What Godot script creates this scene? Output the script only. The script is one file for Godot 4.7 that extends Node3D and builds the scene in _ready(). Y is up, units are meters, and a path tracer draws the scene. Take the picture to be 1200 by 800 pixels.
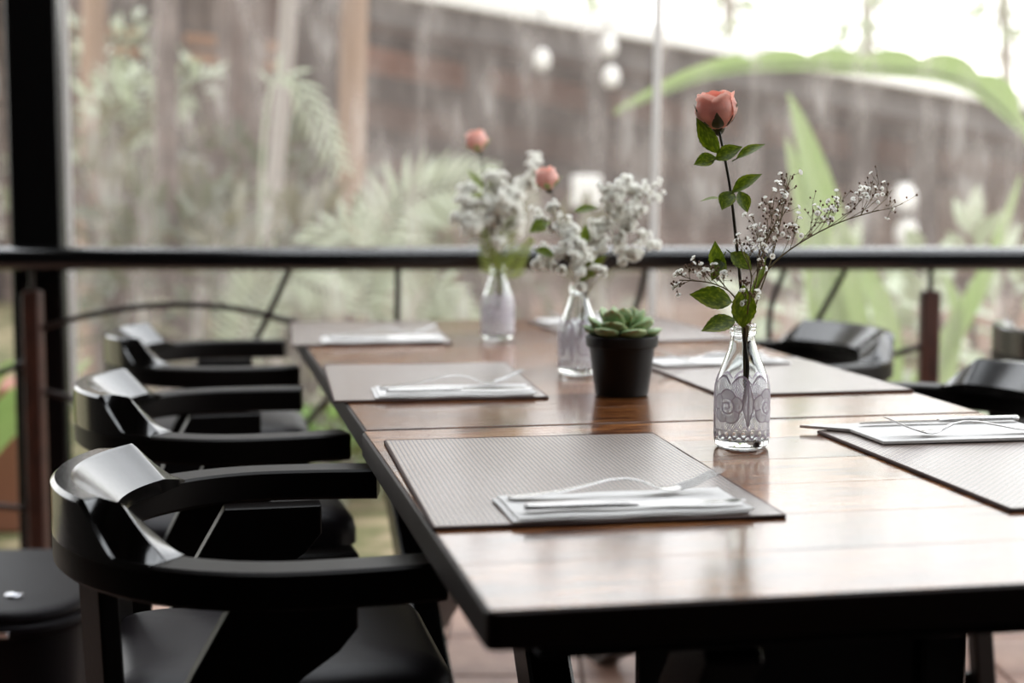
extends Node3D

const TURN := 0.19399          # the tables stand turned this far from the railing
const PITCH := 0.09967
const EYE := 1.07
const FPX := 1950.0            # focal length for a 1200 x 800 frame
const TOP := 0.75              # table top height

var rng := RandomNumberGenerator.new()
var M := {}
var used := {}

# ---------------------------------------------------------------- mesh builder
class MB:
	var v := PackedVector3Array()
	var uv := PackedVector2Array()
	var idx := PackedInt32Array()
	var c := PackedColorArray()
	var tint := Color(1, 1, 1)
	var tinted := false
	func vert(p: Vector3, t := Vector2.ZERO) -> int:
		v.append(p); uv.append(t); c.append(tint)
		return v.size() - 1
	func tri(a: int, b: int, d: int) -> void:
		idx.append(a); idx.append(b); idx.append(d)
	func orient(from: int) -> void:
		# closed piece: make the front faces (clockwise) look outwards
		var mid := Vector3.ZERO
		var n := 0
		for i in range(from, idx.size()):
			mid += v[idx[i]]; n += 1
		if n == 0:
			return
		mid /= n
		var vol := 0.0
		for i in range(from, idx.size(), 3):
			vol += (v[idx[i]] - mid).dot((v[idx[i + 1]] - mid).cross(v[idx[i + 2]] - mid))
		if vol > 0.0:
			for i in range(from, idx.size(), 3):
				var k := idx[i]; idx[i] = idx[i + 1]; idx[i + 1] = k
	func grid(rows: Array, wrap := false, uvs := Vector2(1, 1)) -> void:
		var cols: int = rows[0].size()
		var base := v.size()
		var nc := cols + (1 if wrap else 0)
		for r in rows.size():
			for k in nc:
				vert(rows[r][k % cols], Vector2(float(k) / float(nc - 1) * uvs.x, float(r) / float(maxi(rows.size() - 1, 1)) * uvs.y))
		for r in rows.size() - 1:
			for k in nc - 1:
				var a := base + r * nc + k
				tri(a, a + 1, a + nc); tri(a + 1, a + nc + 1, a + nc)
	func fan(ring: Array) -> void:
		var mid := Vector3.ZERO
		for p in ring: mid += p
		mid /= ring.size()
		var m := vert(mid, Vector2(.5, .5))
		var b := v.size()
		for p in ring: vert(p, Vector2(.5, .5))
		for k in ring.size():
			tri(m, b + k, b + (k + 1) % ring.size())
	func loft(secs: Array, crease := false, caps := true) -> void:
		# closed cross-sections along a path
		var at := idx.size()
		var n: int = secs[0].size()
		if crease:
			for k in n:
				var rows := []
				for s in secs: rows.append([s[k], s[(k + 1) % n]])
				grid(rows)
		else:
			grid(secs, true)
		if caps:
			fan(secs[0])
			var last: Array = secs[-1].duplicate(); last.reverse()
			fan(last)
		orient(at)
	func tube(path: Array, radii, sides := 8) -> void:
		var secs := []
		var up := Vector3(0.13, 0.2, 0.97)
		for i in path.size():
			var d: Vector3 = (path[mini(i + 1, path.size() - 1)] - path[maxi(i - 1, 0)]).normalized()
			var s := d.cross(up)
			if s.length() < 0.05:
				s = d.cross(Vector3(1, 0, 0))
			s = s.normalized()
			var u := s.cross(d).normalized()
			up = u
			var r: float = radii[i] if radii is Array else radii
			var ring := []
			for k in sides:
				var a := TAU * k / sides
				ring.append(path[i] + s * cos(a) * r + u * sin(a) * r)
			secs.append(ring)
		loft(secs)
	func lathe(prof: Array, sides := 32, centre := Vector3.ZERO, uvs := Vector2(1, 1), closed := true) -> void:
		var at := idx.size()
		var rows := []
		for q in prof:
			var ring := []
			for k in sides:
				var a := TAU * k / sides
				ring.append(centre + Vector3(cos(a) * q.x, q.y, sin(a) * q.x))
			rows.append(ring)
		grid(rows, true, uvs)
		if closed:
			orient(at)
	func face(p: Array, mid: Vector3, uvs := []) -> void:
		var n: Vector3 = (p[1] - p[0]).cross(p[2] - p[0])
		var cen := Vector3.ZERO
		for q in p: cen += q
		cen /= p.size()
		var q := p.duplicate()
		var u := uvs.duplicate()
		if n.dot(cen - mid) > 0.0:
			q.reverse(); u.reverse()
		var b := v.size()
		for i in q.size(): vert(q[i], u[i] if u.size() else Vector2.ZERO)
		for i in range(1, q.size() - 1): tri(b, b + i, b + i + 1)
	func box(cen: Vector3, size: Vector3, bev := 0.0, t := Transform3D()) -> void:
		var h := size * 0.5
		bev = minf(bev, minf(h.x, minf(h.y, h.z)) * 0.98)
		var m := t * cen
		var pt := func(s: Array, axis: int) -> Vector3:
			var q := Vector3(s[0] * h.x, s[1] * h.y, s[2] * h.z)
			for k in 3:
				if k != axis: q[k] -= s[k] * bev
			return t * (cen + q)
		for axis in 3:
			var b := (axis + 1) % 3
			var d := (axis + 2) % 3
			for s in [-1, 1]:
				var p := []
				for q in [[-1, -1], [1, -1], [1, 1], [-1, 1]]:
					var g := [0, 0, 0]
					g[axis] = s; g[b] = q[0]; g[d] = q[1]
					p.append(pt.call(g, axis))
				face(p, m, [Vector2(0, 0), Vector2(1, 0), Vector2(1, 1), Vector2(0, 1)])
			if bev > 0.0:
				for s1 in [-1, 1]:
					for s2 in [-1, 1]:
						var g1 := [0, 0, 0]; var g2 := [0, 0, 0]
						g1[b] = s1; g1[d] = s2; g1[axis] = -1
						g2[b] = s1; g2[d] = s2; g2[axis] = 1
						face([pt.call(g1, b), pt.call(g2, b), pt.call(g2, d), pt.call(g1, d)], m)
		if bev > 0.0:
			for sx in [-1, 1]:
				for sy in [-1, 1]:
					for sz in [-1, 1]:
						var g := [sx, sy, sz]
						face([pt.call(g, 0), pt.call(g, 1), pt.call(g, 2)], m)
	func extrude(poly: Array, t: Transform3D, thick: float, bev := 0.0) -> void:
		# poly: Vector2 outline in the local x-y plane, thick along local z
		var secs := []
		var cen := Vector2.ZERO
		for q in poly: cen += q
		cen /= poly.size()
		for s in [[-0.5, bev], [-0.5 + bev / thick, 0.0], [0.5 - bev / thick, 0.0], [0.5, bev]]:
			var ring := []
			for q in poly:
				var w: Vector2 = q - (q - cen).normalized() * s[1]
				ring.append(t * Vector3(w.x, w.y, s[0] * thick))
			secs.append(ring)
		loft(secs, true)
	func leaf(base: Vector3, tip: Vector3, nrm: Vector3, width: float, fold := 0.25, curl := 0.1, seg := 6, wide_at := 0.42, tooth := 0.0) -> void:
		var d := tip - base
		var L := d.length()
		d = d / L
		var side := d.cross(nrm).normalized()
		var n := side.cross(d).normalized()
		var rows := []
		for i in seg + 1:
			var t := float(i) / seg
			var w := sin(PI * pow(t, log(0.5) / log(wide_at))) * width * 0.5
			w = maxf(w, 0.0004)
			if tooth > 0.0 and i % 2 == 1: w *= 1.0 - tooth
			var m := base + d * (t * L) + n * (curl * L * sin(PI * t) * (1.0 - 0.6 * t))
			rows.append([m - side * w + n * w * fold, m - side * w * 0.5 + n * w * fold * 0.4, m, m + side * w * 0.5 + n * w * fold * 0.4, m + side * w + n * w * fold])
		grid(rows)
	func ball(p: Vector3, r: float, sides := 6, rows_n := 4, squash := 1.0) -> void:
		var at := idx.size()
		var rows := []
		for i in rows_n + 1:
			var a := PI * i / rows_n
			var ring := []
			for k in sides:
				var b := TAU * k / sides
				ring.append(p + Vector3(sin(a) * cos(b), cos(a) * squash, sin(a) * sin(b)) * r)
			rows.append(ring)
		grid(rows, true)
		orient(at)
	func mesh() -> ArrayMesh:
		var n := PackedVector3Array()
		n.resize(v.size())
		for i in range(0, idx.size(), 3):
			var a := idx[i]; var b := idx[i + 1]; var d := idx[i + 2]
			var f := (v[d] - v[a]).cross(v[b] - v[a])
			n[a] += f; n[b] += f; n[d] += f
		for i in n.size():
			n[i] = n[i].normalized() if n[i].length() > 1e-14 else Vector3.UP
		var arr := []
		arr.resize(Mesh.ARRAY_MAX)
		arr[Mesh.ARRAY_VERTEX] = v
		arr[Mesh.ARRAY_NORMAL] = n
		arr[Mesh.ARRAY_TEX_UV] = uv
		if tinted: arr[Mesh.ARRAY_COLOR] = c
		arr[Mesh.ARRAY_INDEX] = idx
		var m := ArrayMesh.new()
		m.add_surface_from_arrays(Mesh.PRIMITIVE_TRIANGLES, arr)
		return m

# ---------------------------------------------------------------- scene helpers
func numbered(called: String) -> String:
	if not used.has(called):
		used[called] = 0
		return called
	used[called] += 1
	return "%s_%03d" % [called, used[called]]

func put(called: String, mb, m: Material, parent: Node3D = null) -> MeshInstance3D:
	var o := MeshInstance3D.new()
	o.mesh = mb.mesh() if mb is MB else mb
	o.material_override = m
	if parent == null:
		o.name = numbered(called)
		add_child(o)
	else:
		o.name = called
		parent.add_child(o, true)
	return o

func thing(called: String, label: String, category: String, at := Vector3.ZERO, turn := 0.0, group := "") -> Node3D:
	var o := Node3D.new()
	o.name = numbered(called)
	add_child(o)
	o.position = at
	o.rotation.y = turn
	tag(o, label, category, group)
	return o

func tag(o: Node, label := "", category := "", group := "", kind := "") -> void:
	if label: o.set_meta("label", label)
	if category: o.set_meta("category", category)
	if group: o.set_meta("group", group)
	if kind: o.set_meta("kind", kind)

func copy(o: Node3D, called: String, label: String, at: Vector3, turn: float) -> Node3D:
	var r := o.duplicate()
	r.name = numbered(called)
	add_child(r)
	r.position = at
	r.rotation.y = turn
	r.set_meta("label", label)
	return r

func tp(al: float, ac: float, y := TOP) -> Vector3:
	# point from distances along and across the tables
	return Vector3(-sin(TURN) * al + cos(TURN) * ac, y, -cos(TURN) * al - sin(TURN) * ac)

func spot(u: float, v: float, d: float) -> Vector3:
	# point at depth d before the camera's station
	var f := Vector3(0, -sin(PITCH), -cos(PITCH))
	var up := Vector3(0, cos(PITCH), -sin(PITCH))
	return Vector3(0, EYE, 0) + f * d + Vector3.RIGHT * ((u - 600.0) / FPX * d) - up * ((v - 400.0) / FPX * d)

func deep(p: Vector3) -> float:
	return (p - Vector3(0, EYE, 0)).dot(Vector3(0, -sin(PITCH), -cos(PITCH)))

func on_z(u: float, v: float, z: float) -> Vector3:
	var q := spot(u, v, 1.0) - Vector3(0, EYE, 0)
	return Vector3(0, EYE, 0) + q * (z / q.z)

func smooth_path(pts: Array, n := 24) -> Array:
	var cv := Curve3D.new()
	for i in pts.size():
		var a: Vector3 = pts[maxi(i - 1, 0)]
		var b: Vector3 = pts[mini(i + 1, pts.size() - 1)]
		var k := (b - a) / 6.0
		cv.add_point(pts[i], -k, k)
	var out := []
	var L := cv.get_baked_length()
	for i in n + 1:
		out.append(cv.sample_baked(L * i / n, true))
	return out

func mat(col: Color, rough := 0.6, metal := 0.0) -> StandardMaterial3D:
	var m := StandardMaterial3D.new()
	m.albedo_color = col
	m.roughness = rough
	m.metallic = metal
	return m

func noise_tex(seed_n: int, freq: float, ramp: Array, size := 512, octaves := 4) -> NoiseTexture2D:
	var n := FastNoiseLite.new()
	n.seed = seed_n
	n.frequency = freq
	n.fractal_octaves = octaves
	var t := NoiseTexture2D.new()
	t.width = size; t.height = size
	t.seamless = true
	t.noise = n
	var g := Gradient.new()
	g.offsets = PackedFloat32Array(ramp.map(func(q): return q[0]))
	g.colors = PackedColorArray(ramp.map(func(q): return q[1]))
	t.color_ramp = g
	return t

func leaf_mat(col: Color, back: Color, rough := 0.45) -> StandardMaterial3D:
	var m := mat(col, rough)
	m.backlight_enabled = true
	m.backlight = back
	m.cull_mode = BaseMaterial3D.CULL_DISABLED
	return m

# ---------------------------------------------------------------- ready
func _ready() -> void:
	rng.seed = 7
	set_camera_and_sky()
	set_materials()
	build_shell()
	build_garden()
	build_railing()
	build_tables()
	build_chairs()
	build_bin()
	build_settings()
	build_bottles()
	build_pot()

func set_camera_and_sky() -> void:
	var cam := Camera3D.new()
	cam.name = "camera"
	add_child(cam)
	cam.position = Vector3(0, EYE, 0)
	cam.rotation.x = -PITCH
	var att := CameraAttributesPhysical.new()
	att.frustum_focal_length = 24.0 / (800.0 / FPX)
	att.frustum_focus_distance = 1.93
	att.frustum_near = 0.05
	att.frustum_far = 200.0
	att.exposure_aperture = 3.0
	cam.attributes = att
	cam.fov = rad_to_deg(2.0 * atan(400.0 / FPX))
	cam.current = true
	var we := WorldEnvironment.new()
	we.name = "world"
	var e := Environment.new()
	var sk := ProceduralSkyMaterial.new()
	sk.sky_top_color = Color(0.93, 0.95, 0.97)
	sk.sky_horizon_color = Color(0.98, 0.97, 0.94)
	sk.ground_bottom_color = Color(0.33, 0.31, 0.27)
	sk.ground_horizon_color = Color(0.5, 0.48, 0.43)
	var s := Sky.new()
	s.sky_material = sk
	e.background_mode = Environment.BG_SKY
	e.sky = s
	e.background_energy_multiplier = 4.2
	e.tonemap_mode = Environment.TONE_MAPPER_LINEAR
	e.tonemap_exposure = 1.08
	e.sdfgi_enabled = true
	e.ssao_enabled = true
	e.ssil_enabled = true
	we.environment = e
	add_child(we)

func set_materials() -> void:
	# table wood: stretched grain, four boards of slightly different tone
	var grain := noise_tex(3, 0.012, [[0.0, Color(0.22, 0.11, 0.06)], [0.38, Color(0.36, 0.21, 0.11)], [0.48, Color(0.60, 0.40, 0.23)], [0.56, Color(0.46, 0.28, 0.15)], [0.68, Color(0.66, 0.46, 0.27)], [1.0, Color(0.32, 0.18, 0.10)]], 512, 5)
	var relief := noise_tex(9, 0.02, [[0.0, Color.BLACK], [1.0, Color.WHITE]], 512, 4)
	var tones := [Color(1.0, 0.97, 0.95), Color(0.88, 0.86, 0.84), Color(1.0, 1.0, 1.0), Color(0.80, 0.76, 0.74)]
	for i in 4:
		var m := mat(tones[i], 0.17)
		m.albedo_texture = grain
		m.uv1_triplanar = true
		m.uv1_scale = Vector3(0.9, 7.0, 7.0)
		m.uv1_offset = Vector3(0.27 * i, 0.1 * i, 0.31 * i)
		m.heightmap_enabled = true
		m.heightmap_texture = relief
		m.heightmap_scale = 0.012
		m.clearcoat_enabled = true
		m.clearcoat = 0.14
		m.clearcoat_roughness = 0.10
		M["plank%d" % i] = m
	M.edge = mat(Color(0.13, 0.07, 0.05), 0.5)
	M.edge.metallic_specular = 0.3
	# black lacquer of chairs, railing and frames
	var lac := mat(Color(0.045, 0.038, 0.035), 0.17)
	lac.metallic_specular = 0.68
	lac.heightmap_enabled = true
	lac.heightmap_texture = noise_tex(21, 0.05, [[0.0, Color.BLACK], [1.0, Color.WHITE]], 256, 3)
	lac.heightmap_scale = 0.006
	lac.uv1_triplanar = true
	lac.uv1_scale = Vector3(6, 6, 6)
	M.lacquer = lac
	var worn := mat(Color(0.075, 0.058, 0.052), 0.42)
	worn.metallic_specular = 0.3
	worn.heightmap_enabled = true
	worn.heightmap_texture = lac.heightmap_texture
	worn.heightmap_scale = 0.01
	worn.uv1_triplanar = true
	worn.uv1_scale = Vector3(6, 6, 6)
	M.worn = worn
	M.vinyl_seat = mat(Color(0.10, 0.075, 0.092), 0.45)
	M.vinyl_seat.metallic_specular = 0.4
	M.black_paint = mat(Color(0.04, 0.036, 0.036), 0.25)
	M.black_paint.metallic_specular = 0.4
	M.rail_paint = mat(Color(0.04, 0.036, 0.038), 0.16)
	M.rail_paint.metallic_specular = 0.72
	M.iron = mat(Color(0.16, 0.11, 0.09), 0.5, 0.3)
	var sl := mat(Color(1, 1, 1), 0.5)
	sl.albedo_texture = noise_tex(5, 0.02, [[0.0, Color(0.16, 0.075, 0.045)], [1.0, Color(0.33, 0.17, 0.11)]], 256)
	sl.uv1_triplanar = true
	sl.uv1_scale = Vector3(12, 2, 12)
	M.sleeve = sl
	# woven mats: one small basket cell, repeated
	var img := Image.create(64, 64, false, Image.FORMAT_RGB8)
	var hi := Image.create(64, 64, false, Image.FORMAT_RGB8)
	for y in 64:
		for x in 64:
			var over := ((x / 32) + (y / 32)) % 2 == 0
			var fx := absf(fposmod(x, 32.0) - 15.5) / 16.0
			var fy := absf(fposmod(y, 32.0) - 15.5) / 16.0
			var h := (1.0 - pow(fx, 2.6)) * (1.0 - 0.45 * fy * fy) if over else (1.0 - pow(fy, 2.6)) * (1.0 - 0.45 * fx * fx)
			var thread := Color(0.60, 0.51, 0.46) if over else Color(0.48, 0.40, 0.36)
			var gap := smoothstep(0.42, 0.70, h)
			img.set_pixel(x, y, Color(0.14, 0.075, 0.06).lerp(thread, gap))
			hi.set_pixel(x, y, Color(h, h, h))
	var wv := mat(Color(1, 1, 1), 0.34)
	wv.albedo_texture = ImageTexture.create_from_image(img)
	wv.heightmap_enabled = true
	wv.heightmap_texture = ImageTexture.create_from_image(hi)
	wv.heightmap_scale = 0.16
	wv.clearcoat_enabled = true
	wv.clearcoat = 0.7
	wv.clearcoat_roughness = 0.26
	wv.uv1_scale = Vector3(32, 48, 1)
	M.weave = wv
	M.binding = mat(Color(0.24, 0.15, 0.12), 0.8)
	var np := mat(Color(0.87, 0.86, 0.85), 0.85)
	np.heightmap_enabled = true
	np.heightmap_texture = noise_tex(31, 0.03, [[0.0, Color.BLACK], [1.0, Color.WHITE]], 256, 3)
	np.heightmap_scale = 0.05
	np.uv1_triplanar = true
	np.uv1_scale = Vector3(9, 9, 9)
	M.napkin = np
	M.steel = mat(Color(0.66, 0.65, 0.64), 0.13, 1.0)
	# glass and lace
	var gl := mat(Color(0.97, 0.985, 0.98, 0.0), 0.02)
	gl.transparency = BaseMaterial3D.TRANSPARENCY_ALPHA
	gl.refraction_enabled = true
	gl.refraction_scale = 0.05
	M.glass = gl
	M.lace = lace_material()
	# plants on the table
	M.petal = leaf_mat(Color(0.93, 0.71, 0.65), Color(0.9, 0.72, 0.66), 0.55)
	M.petal_in = leaf_mat(Color(0.90, 0.58, 0.50), Color(0.85, 0.55, 0.48), 0.55)
	M.petal_pale = leaf_mat(Color(0.95, 0.79, 0.75), Color(0.95, 0.8, 0.76), 0.55)
	M.rose_leaf = leaf_mat(Color(0.22, 0.30, 0.10), Color(0.75, 0.8, 0.4), 0.38)
	var rt := noise_tex(41, 0.03, [[0.0, Color(0.26, 0.31, 0.10)], [0.5, Color(0.37, 0.44, 0.15)], [0.75, Color(0.50, 0.54, 0.20)], [1.0, Color(0.60, 0.60, 0.26)]], 128)
	M.rose_leaf.albedo_color = Color(1, 1, 1)
	M.rose_leaf.albedo_texture = rt
	M.fern = leaf_mat(Color(0.42, 0.48, 0.20), Color(0.5, 0.52, 0.22), 0.5)
	M.rose_stem = mat(Color(0.21, 0.17, 0.09), 0.5)
	M.sepal = leaf_mat(Color(0.20, 0.21, 0.10), Color(0.2, 0.2, 0.1), 0.5)
	M.sepal_pale = leaf_mat(Color(0.55, 0.60, 0.38), Color(0.4, 0.45, 0.25), 0.5)
	M.twig = mat(Color(0.42, 0.36, 0.21), 0.6)
	M.floret = leaf_mat(Color(0.97, 0.965, 0.95), Color(1.0, 1.0, 0.98), 0.7)
	M.floret_core = mat(Color(0.50, 0.44, 0.34), 0.8)
	M.bud = mat(Color(0.42, 0.30, 0.22), 0.7)
	M.pot = mat(Color(0.075, 0.06, 0.052), 0.45)
	M.pot.metallic_specular = 0.35
	M.soil = mat(Color(0.16, 0.11, 0.08), 0.95)
	var sc := mat(Color(1, 1, 1), 0.5)
	sc.albedo_texture = noise_tex(51, 0.02, [[0.0, Color(0.42, 0.52, 0.33)], [0.6, Color(0.54, 0.63, 0.45)], [1.0, Color(0.66, 0.72, 0.56)]], 128)
	sc.subsurf_scatter_enabled = true
	sc.subsurf_scatter_strength = 0.15
	M.succulent = sc
	M.chrome = mat(Color(0.9, 0.9, 0.92), 0.12, 1.0)
	M.bin = mat(Color(0.085, 0.065, 0.08), 0.5)
	M.bin.metallic_specular = 0.28
	# clear vinyl sheet with dust and water streaks
	var du := mat(Color(1, 1, 1), 0.5)
	du.albedo_texture = noise_tex(61, 0.011, [[0.0, Color(0.84, 0.77, 0.74, 0.16)], [0.45, Color(0.85, 0.79, 0.76, 0.25)], [0.72, Color(0.88, 0.83, 0.80, 0.36)], [1.0, Color(0.93, 0.90, 0.88, 0.58)]], 512, 5)
	du.transparency = BaseMaterial3D.TRANSPARENCY_ALPHA
	du.backlight_enabled = true
	du.backlight = Color(1, 1, 1)
	du.uv1_scale = Vector3(2.2, 0.7, 1)
	du.cull_mode = BaseMaterial3D.CULL_DISABLED
	M.sheet = du
	M.strip = leaf_mat(Color(0.78, 0.76, 0.74), Color(0.9, 0.9, 0.9), 0.4)
	# shell
	M.dark_wood = mat(Color(0.11, 0.08, 0.06), 0.6)
	var rg := mat(Color(0.9, 0.93, 0.92, 0.06), 0.05)
	rg.transparency = BaseMaterial3D.TRANSPARENCY_ALPHA
	M.roof_glass = rg
	M.grout = mat(Color(0.22, 0.18, 0.16), 0.9)
	for i in 3:
		var t := mat([Color(1, 0.97, 0.95), Color(0.93, 0.88, 0.85), Color(0.87, 0.80, 0.77)][i], 0.55)
		t.albedo_texture = noise_tex(71 + i, 0.012, [[0.0, Color(0.50, 0.38, 0.33)], [0.5, Color(0.60, 0.48, 0.42)], [1.0, Color(0.68, 0.57, 0.50)]], 256)
		t.uv1_triplanar = true
		t.uv1_scale = Vector3(2, 2, 2)
		M["tile%d" % i] = t

func lace_material() -> StandardMaterial3D:
	# flower and scallop lace, computed: 0 open net, 1 thick thread
	var W := 1024
	var H := 256
	var img := Image.create(W, H, false, Image.FORMAT_RGBA8)
	for y in H:
		for x in W:
			var u := fposmod(x / 256.0 + 0.13, 1.0)
			var w := 1.0 - y / 255.0                       # 0 at the hem
			var px := (u - 0.5) * 1.8
			var py := (w - 0.52) * 2.7
			var r := sqrt(px * px + py * py)
			var a := atan2(py, px)
			var net := 0.16
			if fposmod((x + y) / 14.0, 1.0) < 0.24 or fposmod((x - y) / 14.0, 1.0) < 0.24: net = 0.7
			var t := net
			var cord := 0.0
			var edge := 0.60 + 0.13 * absf(sin(a * 2.5 + 0.6))
			if r < edge:
				t = 0.74
				if r > edge - 0.055: cord = 1.0
				var sp := fposmod(a / TAU + r * 5.2, 1.0)
				if r < 0.36 and sp < 0.30: cord = 1.0
				elif r < 0.36: t = 0.5
				if r > 0.36 and absf(sin(a * 2.5 + 0.6)) < 0.13: cord = 1.0
			var lx := (fposmod(u + 0.5, 1.0) - 0.5) * 2.2
			var le := absf(lx) / 0.34 + absf(py - 0.15) / 1.05
			if le < 1.0 and r >= edge:
				t = 0.7
				if le > 0.84 or absf(lx) < 0.035: cord = 1.0
			if w < 0.17:                                   # scalloped hem with round eyelets
				var k := fposmod(u * 5.0, 1.0) - 0.5
				var hem := 0.03 + 0.05 * (1.0 - cos(k * TAU)) * 0.5
				t = 0.75
				if Vector2(k * 0.6, (w - 0.115) * 3.2).length() < 0.13: t = 0.12
				if w < hem + 0.03: cord = 1.0
				if w < hem:
					t = 0.0
					cord = 0.0
			if w > 0.86:
				var k2 := fposmod(u * 2.0 + 0.2, 1.0) - 0.5
				var top := 0.99 - 0.13 * k2 * k2 * 4.0
				if w > top - 0.035: cord = 1.0
				if w > top:
					t = 0.0
					cord = 0.0
			var tone := Color(0.96, 0.94, 0.96).lerp(Color(0.76, 0.70, 0.76), cord)
			img.set_pixel(x, y, Color(tone.r, tone.g, tone.b, lerpf(t, 0.95, cord)))
	var m := mat(Color(1, 1, 1), 0.75)
	m.albedo_texture = ImageTexture.create_from_image(img)
	m.transparency = BaseMaterial3D.TRANSPARENCY_ALPHA
	m.backlight_enabled = true
	m.backlight = Color(1.0, 0.98, 1.0)
	m.cull_mode = BaseMaterial3D.CULL_DISABLED
	return m

# ---------------------------------------------------------------- the terrace
func build_shell() -> void:
	var b := MB.new()
	b.box(Vector3(0.4, -0.06, -0.7), Vector3(7.4, 0.1, 7.4))
	var fl := put("floor", b, M.grout)
	tag(fl, "", "", "", "structure")
	var tb := MB.new()
	tb.box(Vector3.ZERO, Vector3(0.294, 0.022, 0.294), 0.003)
	var tm := tb.mesh()
	for i in 14:
		for j in 9:
			var o := put("tile", tm, M["tile%d" % rng.randi_range(0, 2)], fl)
			o.position = Vector3(-2.1 + i * 0.3, -0.011 + 0.012 + rng.randf_range(-0.001, 0.001), -4.2 + j * 0.3)
	b = MB.new()
	b.box(Vector3(-2.15, 3.0, -0.7), Vector3(2.3, 0.14, 7.4))
	b.box(Vector3(2.45, 3.0, -0.7), Vector3(0.3, 0.14, 7.4))
	b.box(Vector3(0.65, 3.0, -4.15), Vector3(3.3, 0.14, 0.5))
	b.box(Vector3(0.65, 3.0, 0.8), Vector3(3.3, 0.14, 4.4))
	tag(put("ceiling", b, M.dark_wood), "", "", "", "structure")
	# glazed rooflight above the tables
	var rl := Node3D.new()
	rl.name = "window_4"
	add_child(rl)
	tag(rl, "", "", "", "structure")
	for k in 4:
		b = MB.new()
		b.box(Vector3(-1.0 + 3.3 * (k + 0.5) / 4.0, 3.02, -2.65), Vector3(0.79, 0.006, 2.5))
		put("pane", b, M.roof_glass, rl)
	for k in 3:
		b = MB.new()
		b.box(Vector3(-1.0 + 3.3 * (k + 1) / 4.0, 3.0, -2.65), Vector3(0.035, 0.10, 2.5), 0.003)
		put("glazing_bar", b, M.dark_wood, rl)
	b = MB.new()
	b.box(Vector3(0.4, 1.45, 3.05), Vector3(7.4, 3.0, 0.12))
	tag(put("wall_back", b, M.dark_wood), "", "", "", "structure")
	b = MB.new()
	b.box(Vector3(-3.3, 1.45, -0.7), Vector3(0.12, 3.0, 7.3))
	tag(put("wall_left", b, M.dark_wood), "", "", "", "structure")
	b = MB.new()
	b.box(Vector3(2.55, 1.45, 0.9), Vector3(0.12, 3.0, 4.2))
	tag(put("wall_right", b, M.dark_wood), "", "", "", "structure")
	# the roll-down clear sheets behind the railing
	var z := -4.27
	var xs := [[-3.2, -1.30], [-1.158, 0.385], [0.37, 3.6]]
	for i in 3:
		var w := Node3D.new()
		w.name = "window_%d" % (i + 1)
		add_child(w)
		tag(w, "", "", "", "structure")
		var x0: float = xs[i][0]
		var x1: float = xs[i][1]
		var rows := []
		var y0 := 0.9 if i == 0 else 0.48
		for r in 15:
			var row := []
			for k in 31:
				var t := k / 30.0
				var y := lerpf(y0, 2.93, r / 14.0)
				row.append(Vector3(lerpf(x0, x1, t), y, z + (-0.012 if i == 2 else 0.0) + 0.006 * sin(t * 17.0 + i) * sin(y * 3.0)))
			rows.append(row)
		b = MB.new()
		b.grid(rows, false, Vector2((x1 - x0) / 1.5, 1.6))
		put("pane", b, M.sheet, w)
		b = MB.new()
		if i == 1:
			b.box(Vector3(x0 + 0.018, (y0 + 2.93) / 2, z), Vector3(0.034, 2.93 - y0, 0.004), 0.001)
			put("edge_strip", b, M.strip, w)
			for k in 14:
				var e := MB.new()
				e.tube([Vector3(x0 - 0.004, 0.95 + k * 0.14, z + 0.004), Vector3(x0 - 0.012, 0.99 + k * 0.14, z + 0.006), Vector3(x0 - 0.004, 1.03 + k * 0.14, z + 0.004)], 0.006, 6)
				put("lacing", e, M.black_paint, w)
		if i == 2:
			b.box(Vector3.ZERO, Vector3(0.020, 2.93 - y0, 0.010), 0.003, Transform3D(Basis(Vector3(0, 0, 1), -0.013), Vector3(x0 + 0.002, (y0 + 2.93) / 2, z + 0.012)))
			put("seam_strip", b, M.strip, w)

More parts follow.
